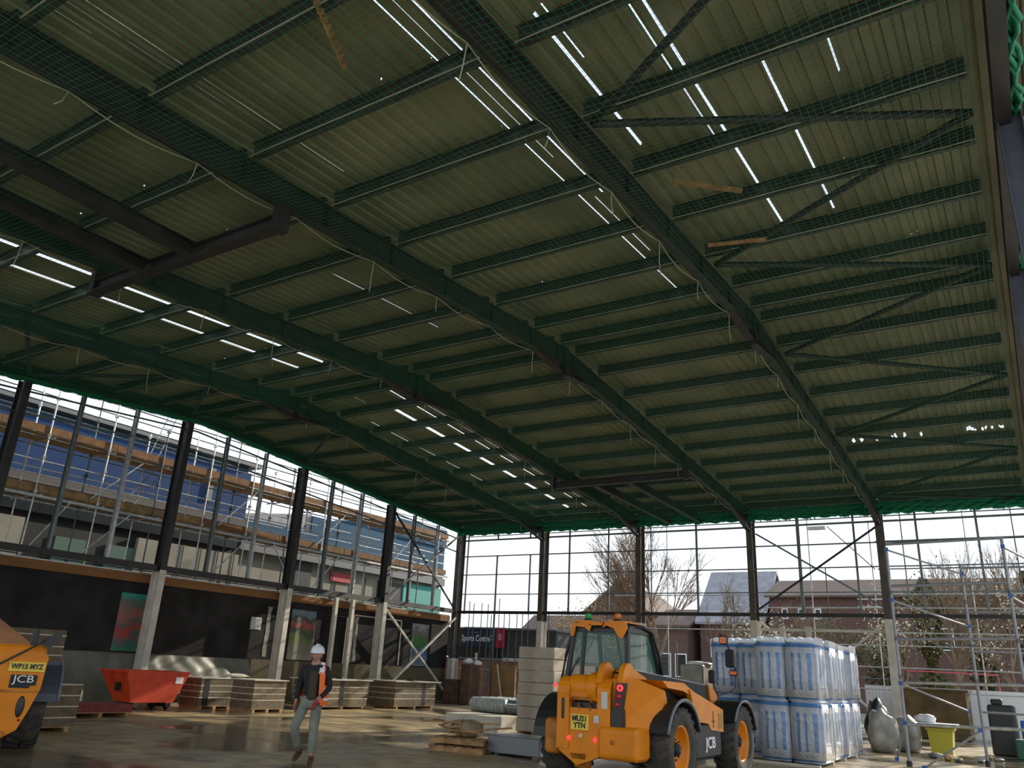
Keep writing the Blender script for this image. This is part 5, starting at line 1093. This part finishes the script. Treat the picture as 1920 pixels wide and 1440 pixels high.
def left_machine():
    e = empty('telehandler', (10.40, -26.60, 0), R(66), 'second yellow telehandler cut off by the left picture edge, seen from behind', 'telehandler')
    for (x, s) in ((-0.74, -1), (0.74, 1)): wheel(e, x+0.0, 0.55, s, 0.62, 0.46); wheel(e, x, 3.3, s, 0.62, 0.46)
    b = MB(); P = [(0.70, 1.50), (0.80, 1.42), (0.78, 0.95), (0.68, 0.63), (0.58, 0.36), (0.36, 0.22), (-0.36, 0.22), (-0.58, 0.36), (-0.78, 0.95), (-0.80, 1.42), (-0.70, 1.50)]
    b.prism(P, -0.55, 0.0, axis='y'); b.box(-0.45, 0.0, 0.5, 0.45, 3.6, 1.1); b.build('rear_body', YEL, e)
    r_ = MB(); r_.box(-0.74, -0.57, 0.90, 0.74, -0.55, 0.93); r_.build('body_crease', YELD, e)
    for x in (0.56, 0.14, -0.5): o_ = MB(); o_.lathe([(0, -0.562), (0.05, -0.562), (0.06, -0.55), (0, -0.55)], (0, 0, 0), axis='y', n=16); oo = o_.build('oval_slot', BLK, e); oo.location = (x, 0, 0.69); oo.scale = (1, 1, 2.6)
    p_ = MB(); p_.box(0.28, -0.575, 1.20, 0.78, -0.56, 1.34); np_ = p_.build('number_plate', PLATEY, e)
    text('WP15 MYZ', 'plate_letters', 0.105, BLK, np_, (0.53, -0.578, 1.27), (R(90), 0, 0), bold=0.004, sx=0.85)
    k_ = MB(); k_.box(0.34, -0.57, 1.0, 0.70, -0.56, 1.15); k_.box(0.34, -0.57, 0.96, 0.62, -0.56, 1.0); kd = k_.build('maker_decal', BLKG, e)
    text('JCB', 'maker_lettering', 0.15, WHITE, kd, (0.52, -0.574, 1.085), (R(90), 0, 0), sx=1.25)
    for (x, z) in ((0.58, 0.50), (0.22, 0.48)):
        l = MB(); l.lathe([(0, -0.58), (0.02, -0.57), (0.02, -0.55), (0, -0.55)], (x, 0, z), axis='y', n=12); l.build('marker_lamp', REDL, e)
    hk = MB(); hk.prism([(0.10, 0.34), (0.42, 0.34), (0.38, 0.26), (0.14, 0.26)], -0.68, -0.5, axis='y'); hk.build('tow_hitch', YELD, e)
    bm_ = MB(); bm_.add([(0.02, -0.5, 1.38), (0.66, -0.5, 1.38), (0.66, -0.42, 1.52), (0.02, -0.42, 1.60), (-0.75, 4.0, 1.9), (-0.2, 4.0, 1.9), (-0.2, 4.0, 2.3), (-0.75, 4.0, 2.4)], [(0, 1, 2, 3), (7, 6, 5, 4), (0, 4, 5, 1), (1, 5, 6, 2), (2, 6, 7, 3), (3, 7, 4, 0)]); bm_.build('boom', YEL, e)
    sh = MB(); sh.rbox(-0.05, -0.5, 1.35, 0.76, 0.3, 1.6, 0.1, axis='x'); sh.build('boom_pivot_housing', YEL, e)
    fender(e, 0.60, 1.10, 0.55, 0.62, 0.72, 30, 170, mat('blue_grey_plastic', (0.06, 0.07, 0.10), 0.4), lip=1.10); fender(e, -1.10, -0.60, 0.55, 0.62, 0.72, 30, 170, BLK)
    mf = MB(); mf.bar((0.95, 0.0, 1.05), (0.95, -0.05, 0.80), 0.16, 0.02, up=(0, 1, 0)); mf.build('mudflap', STICK, e)
    c = MB(); c.box(-1.1, 1.0, 1.0, -0.15, 2.3, 1.5); c.rbox(-1.1, 1.0, 2.4, -0.15, 2.3, 2.5, 0.05)
    for (x, y) in ((-1.06, 1.04), (-0.19, 1.04), (-1.06, 2.26), (-0.19, 2.26)): c.bar((x, y, 1.5), (x, y, 2.4), 0.07, 0.07)
    c.build('cab_frame', BLK, e)
    ma = MB(); ma.path([(0.12, -0.62, 1.28), (0.30, -0.62, 1.40), (0.62, -0.66, 1.62), (0.74, -0.68, 1.72)], 0.016, 8); mo = ma.build('mirror_arm', BLK, e)
    g = MB(); g.prism([(0.66, 1.58), (0.70, 1.70), (0.88, 1.85), (0.90, 1.78), (0.88, 1.66), (0.76, 1.56)], -0.72, -0.66, axis='y'); g.build('mirror', BLK, mo)
    g = MB(); g.rbox(0.50, -0.45, 1.58, 0.60, -0.40, 1.86, 0.03, axis='y'); g.build('work_lamp', BLK, e)
left_machine()

# ------------------------------------------------------------------ the worker
def skin(name, pts, edges, m, parent=None, sub=2):
    me = bpy.data.meshes.new(name); keys = list(pts); me.from_pydata([pts[k][0] for k in keys], [(keys.index(a), keys.index(b)) for a, b in edges], []); me.update()
    o = bpy.data.objects.new(name, me); COL.objects.link(o)
    md = o.modifiers.new('skin', 'SKIN'); md.use_smooth_shade = True
    for i, k in enumerate(keys):
        r = pts[k][1]; r = r if isinstance(r, tuple) else (r, r); me.skin_vertices[0].data[i].radius = r; me.skin_vertices[0].data[i].use_root = (i == 0)
    if sub: s_ = o.modifiers.new('sub', 'SUBSURF'); s_.levels = sub; s_.render_levels = sub
    bpy.context.view_layer.update(); dg = bpy.context.evaluated_depsgraph_get(); nm = bpy.data.meshes.new_from_object(o.evaluated_get(dg)); bpy.data.objects.remove(o)
    nm.name = name; nm.materials.clear(); nm.materials.append(m); nm.polygons.foreach_set('use_smooth', [True]*len(nm.polygons))
    o = bpy.data.objects.new(name, nm); COL.objects.link(o)
    if parent: o.parent = parent
    return o
SKN = mat('skin', (0.42, 0.22, 0.15), 0.6); JKT = mat('black_jacket', (0.015, 0.014, 0.017), 0.85); JNS = mat('pale_work_trousers', (0.20, 0.205, 0.165), 0.85, 0, 0.2, 6, bump=0.3, bscale=12)
OLV = mat('olive_top', (0.045, 0.038, 0.022), 0.85); VEST = mat('hi_vis_orange', (0.95, 0.17, 0.03), 0.6); REFL = mat('reflective_tape', (0.78, 0.80, 0.85), 0.3); BOOTM = mat('brown_boots', (0.09, 0.035, 0.02), 0.7)
GLV = mat('red_glove', (0.35, 0.02, 0.03), 0.7); HATM = mat('white_helmet', (0.72, 0.76, 0.80), 0.3)
def worker():
    J = dict(pel=((0, 0, .95), (.14, .10)), ch=((0.0, 0.01, 1.22), (.155, .105)), nb=((0, 0.0, 1.43), (.10, .08)), nk=((0, -0.01, 1.50), .055), hd=((0, -0.02, 1.58), .075),
             shr=((.17, 0, 1.40), .065), elr=((.26, .03, 1.13), .045), wrr=((.15, -.17, .96), .032), shl=((-.17, 0, 1.40), .065), ell=((-.25, .06, 1.14), .045), wrl=((-.26, 0.02, .90), .032),
             hpr=((.09, 0, .90), .085), knr=((.10, -.06, .50), .058), anr=((.12, -.10, .10), .042), hpl=((-.09, 0, .90), .085), knl=((-.19, -.16, .52), .058), anl=((-.15, .12, .17), .042))
    E_ = [('pel', 'ch'), ('ch', 'nb'), ('nb', 'nk'), ('nk', 'hd'), ('nb', 'shr'), ('shr', 'elr'), ('elr', 'wrr'), ('nb', 'shl'), ('shl', 'ell'), ('ell', 'wrl'), ('pel', 'hpr'), ('hpr', 'knr'), ('knr', 'anr'), ('pel', 'hpl'), ('hpl', 'knl'), ('knl', 'anl')]
    # hands: palm and five fingers grown from the wrist
    def hand(side, w, pm, dirs, J_, E2):
        J_[pm] = dirs['palm']; E2.append((w, pm))
        for i, ch in enumerate(dirs['f']):
            prev = pm if i < 4 else w
            for j, (p, r) in enumerate(ch): k = '%s%d%d' % (pm, i, j); J_[k] = (p, r); E2.append((prev, k)); prev = k
    def fingers(base, ax, curl, down):
        base = Vector(base); ax = Vector(ax); curl = Vector(curl); down = Vector(down); out = []
        for i in range(4):
            L = [.036, .040, .037, .030][i]; p = base+ax*(i-1.5)*.021+down*.040; ch = [(tuple(p), .0095)]
            for j in range(3): p = p+(down*(1-.32*j)+curl*(.28+.34*j)).normalized()*L*(1-.18*j); ch.append((tuple(p), .0088-.0008*j))
            out.append(ch)
        p = base-ax*.038-down*.012; out.append([(tuple(p), .011), (tuple(p+(down*.8-ax*.5+curl*.3).normalized()*.032), .010), (tuple(p+(down*1.0-ax*.3+curl*.6).normalized()*.058), .009)])
        return out
    hand('r', 'wrr', 'pr', dict(palm=((.115, -.205, .895), (.036, .018)), f=fingers((.115, -.205, .895), (0.5, -.8, 0), (-.7, -.3, 0), (-.3, -.25, -.92))), J, E_)
    hand('l', 'wrl', 'pl', dict(palm=((-.265, 0.0, .83), (.018, .036)), f=fingers((-.265, 0.0, .83), (0.1, 1, 0), (.8, -.2, 0), (0, -.15, -1))), J, E_)
    body = skin('person', J, E_, SKN, None, 2)
    # head with face, joined into the body mesh
    bm = bmesh.new(); bm.from_mesh(body.data)
    r = bmesh.ops.create_uvsphere(bm, u_segments=28, v_segments=20, radius=1); hc = Vector((0, -0.03, 1.625))
    for v in r['verts']:
        x, y, z = v.co; jaw = 1-0.30*max(0, -z)**1.2
        X, Y, Z = x*.078*jaw, y*.098*(1-0.12*max(0, -z)), z*.118
        if y < 0:
            Y -= .020*math.exp(-((x/.16)**2+((z+.10)/.22)**2))          # nose
            Y += .012*(math.exp(-(((x-.38)/.17)**2+((z-.10)/.13)**2))+math.exp(-(((x+.38)/.17)**2+((z-.10)/.13)**2)))   # eye sockets
            Y -= .006*math.exp(-((x/.30)**2+((z+.50)/.09)**2)); Y -= .008*math.exp(-((x/.25)**2+((z+.85)/.15)**2))
        v.co = hc+Vector((X, Y, Z))
    for s_ in (-1, 1):
        r = bmesh.ops.create_icosphere(bm, subdivisions=2, radius=1)
        for v in r['verts']: v.co = hc+Vector((s_*.080+v.co.x*.010, .005+v.co.y*.018, -.005+v.co.z*.032))
    for f in bm.faces: f.smooth = True
    bm.to_mesh(body.data); bm.free()
    body.location = (14.12, -23.12, 0); body.rotation_euler = (0, 0, R(30)); body.scale = (1.03, 1.03, 1.03)
    tag(body, 'person walking in a white hard hat, black jacket, open orange hi-vis vest and pale trousers', 'person')
    for s_ in (-1, 1):
        ey = MB(); ey.lathe([(0, -.006), (.008, -.004), (.010, 0), (0, .002)], (s_*.030, -.108, 1.637), axis='y', n=10); ey.build('eye', BLK, body)
    mo = MB(); mo.bar((-.022, -.122, 1.566), (.022, -.122, 1.566), .006, .006); mo.build('mouth', mat('lips', (.30, .10, .08), .6), body)
    def cl(name, keys, grow, m, over=None, extra=None, sub=2):
        P = {}
        for k in keys:
            p, r_ = J[k]; r_ = r_ if isinstance(r_, tuple) else (r_, r_); P[k] = (p, (r_[0]+grow, r_[1]+grow))
        if over: P.update(over)
        return skin(name, P, [(a, b) for a, b in E_ if a in P and b in P]+(extra or []), m, body, sub)
    cl('jacket', ['ch', 'nb', 'shr', 'elr', 'shl', 'ell'], .020, JKT, over=dict(pel=((0, 0, .93), (.185, .135)), wrr=((.155, -.155, .97), .043), wrl=((-.26, .02, .92), .043), nk=((0, 0, 1.485), (.075, .075))))
    cl('trousers', ['pel', 'hpr', 'hpl'], .014, JNS, over=dict(knr=((.10, -.06, .50), .080), anr=((.12, -.09, .13), .070), knl=((-.19, -.16, .52), .080), anl=((-.16, .08, .20), .068)))
    # olive front panel between the open jacket halves
    fp = MB(); vs = []
    for i in range(9):
        z = .92+.46*i/8
        for j in range(5): a = (j-2)*.26; vs.append((.02+.17*math.sin(a)*.9, -(.148-.012*abs(i-5)*.4)*math.cos(a)-.012, z))
    fp.add(vs, [(i*5+j, i*5+j+1, i*5+j+6, i*5+j+5) for i in range(8) for j in range(4)], 0, True); fo = fp.build('front_panel', OLV, body)
    so_ = fo.modifiers.new('s', 'SOLIDIFY'); so_.thickness = .01
    # open vest
    vt = MB(); vs = []; NZ, NA = 16, 30; idx = []
    for i in range(NZ+1):
        z = .86+.60*i/NZ; t = i/NZ
        rx, ry = .232-.03*t**2+(0.02 if t < .3 else 0), .168-.02*t**2
        for j in range(NA+1):
            a = R(-48+276*j/NA)          # opens at the front (-y)
            vs.append((rx*math.cos(a), ry*math.sin(a)+.01, z))
    fs = []
    for i in range(NZ):
        for j in range(NA):
            a = -48+276*(j+.5)/NA; z = .86+.60*(i+.5)/NZ
            if z > 1.16 and (abs(a) < 34 or abs(a-180) < 34) : continue      # arm holes
            if a > 172: continue
            stripe = (abs(z-.95) < .03) or (abs(z-1.12) < .02) or (z > 1.12 and (-48 <= a < -38 or 218 < a <= 228))
            vt.add([vs[i*(NA+1)+j], vs[i*(NA+1)+j+1], vs[(i+1)*(NA+1)+j+1], vs[(i+1)*(NA+1)+j]], [(0, 1, 2, 3)], 1 if stripe else 0)
    for s_ in (1,):
        vt.add([(s_*.10, -.15, 1.34), (s_*.17, -.13, 1.34), (s_*.15, -.01, 1.505), (s_*.08, -.01, 1.52)], [(0, 1, 2, 3)], 1)
        vt.add([(s_*.10, .15, 1.40), (s_*.17, .13, 1.40), (s_*.15, -.01, 1.505), (s_*.08, -.01, 1.52)], [(0, 1, 2, 3)], 0)
        vt.add([(s_*.155, -.165, .90), (s_*.215, -.10, .90), (s_*.19, -.10, 1.36), (s_*.12, -.155, 1.36)], [(0, 1, 2, 3)], 0)
    vo = vt.build('hi_vis_vest', [VEST, REFL], body); sv = vo.modifiers.new('s', 'SOLIDIFY'); sv.thickness = .008
    # helmet
    h = MB(); h.lathe([(.112, 1.655), (.115, 1.67), (.108, 1.72), (.082, 1.762), (.04, 1.782), (0, 1.786)], (0, -.02, 0), n=24)
    h.prism([(.116*math.cos(R(a)), -.02+(.116+.045*max(0, -math.sin(R(a))))*math.sin(R(a))) for a in range(0, 360, 15)], 1.648, 1.660, axis='z')
    h.rbox(-.014, -.10, 1.765, .014, .07, 1.80, .01); ho = h.build('hard_hat', HATM, body)
    bd = MB(); bd.add([(-.035, -.128, 1.690), (.035, -.128, 1.690), (.030, -.112, 1.735), (-.030, -.112, 1.735)], [(0, 1, 2, 3)]); bdo = bd.build('blue_badge', mat('blue_badge', (.03, .16, .5), .4), ho); sb_ = bdo.modifiers.new('s', 'SOLIDIFY'); sb_.thickness = .012
    hr = MB(); hr.rbox(-.082, -.01, 1.54, .082, .085, 1.66, .04); hr.build('hair', mat('dark_hair', (.05, .03, .02), .8), body)
    # glove and boots
    gk = {k: J[k] for k in J if k.startswith('pr') or k == 'wrr'}
    skin('glove', {k: (p, tuple(x+.006 for x in (r_ if isinstance(r_, tuple) else (r_, r_)))) for k, (p, r_) in gk.items()}, [(a, b) for a, b in E_ if a in gk and b in gk], GLV, body)
    for nm, an, toe, hl in (('r', (.12, -.09, .12), (.16, -.28, .035), (.115, -.04, .045)), ('l', (-.15, .10, .20), (-.16, -.06, .04), (-.145, .17, .115))):
        skin('boot', {'a': (an, .058), 'h': (hl, (.048, .045)), 'm': (tuple((Vector(toe)+Vector(hl))/2+Vector((0, 0, .01))), (.05, .045)), 't': (toe, (.045, .034))}, [('a', 'h'), ('h', 'm'), ('m', 't')], BOOTM, body)
worker()
for o in bpy.data.objects:
    if '_org' in o: del o['_org']
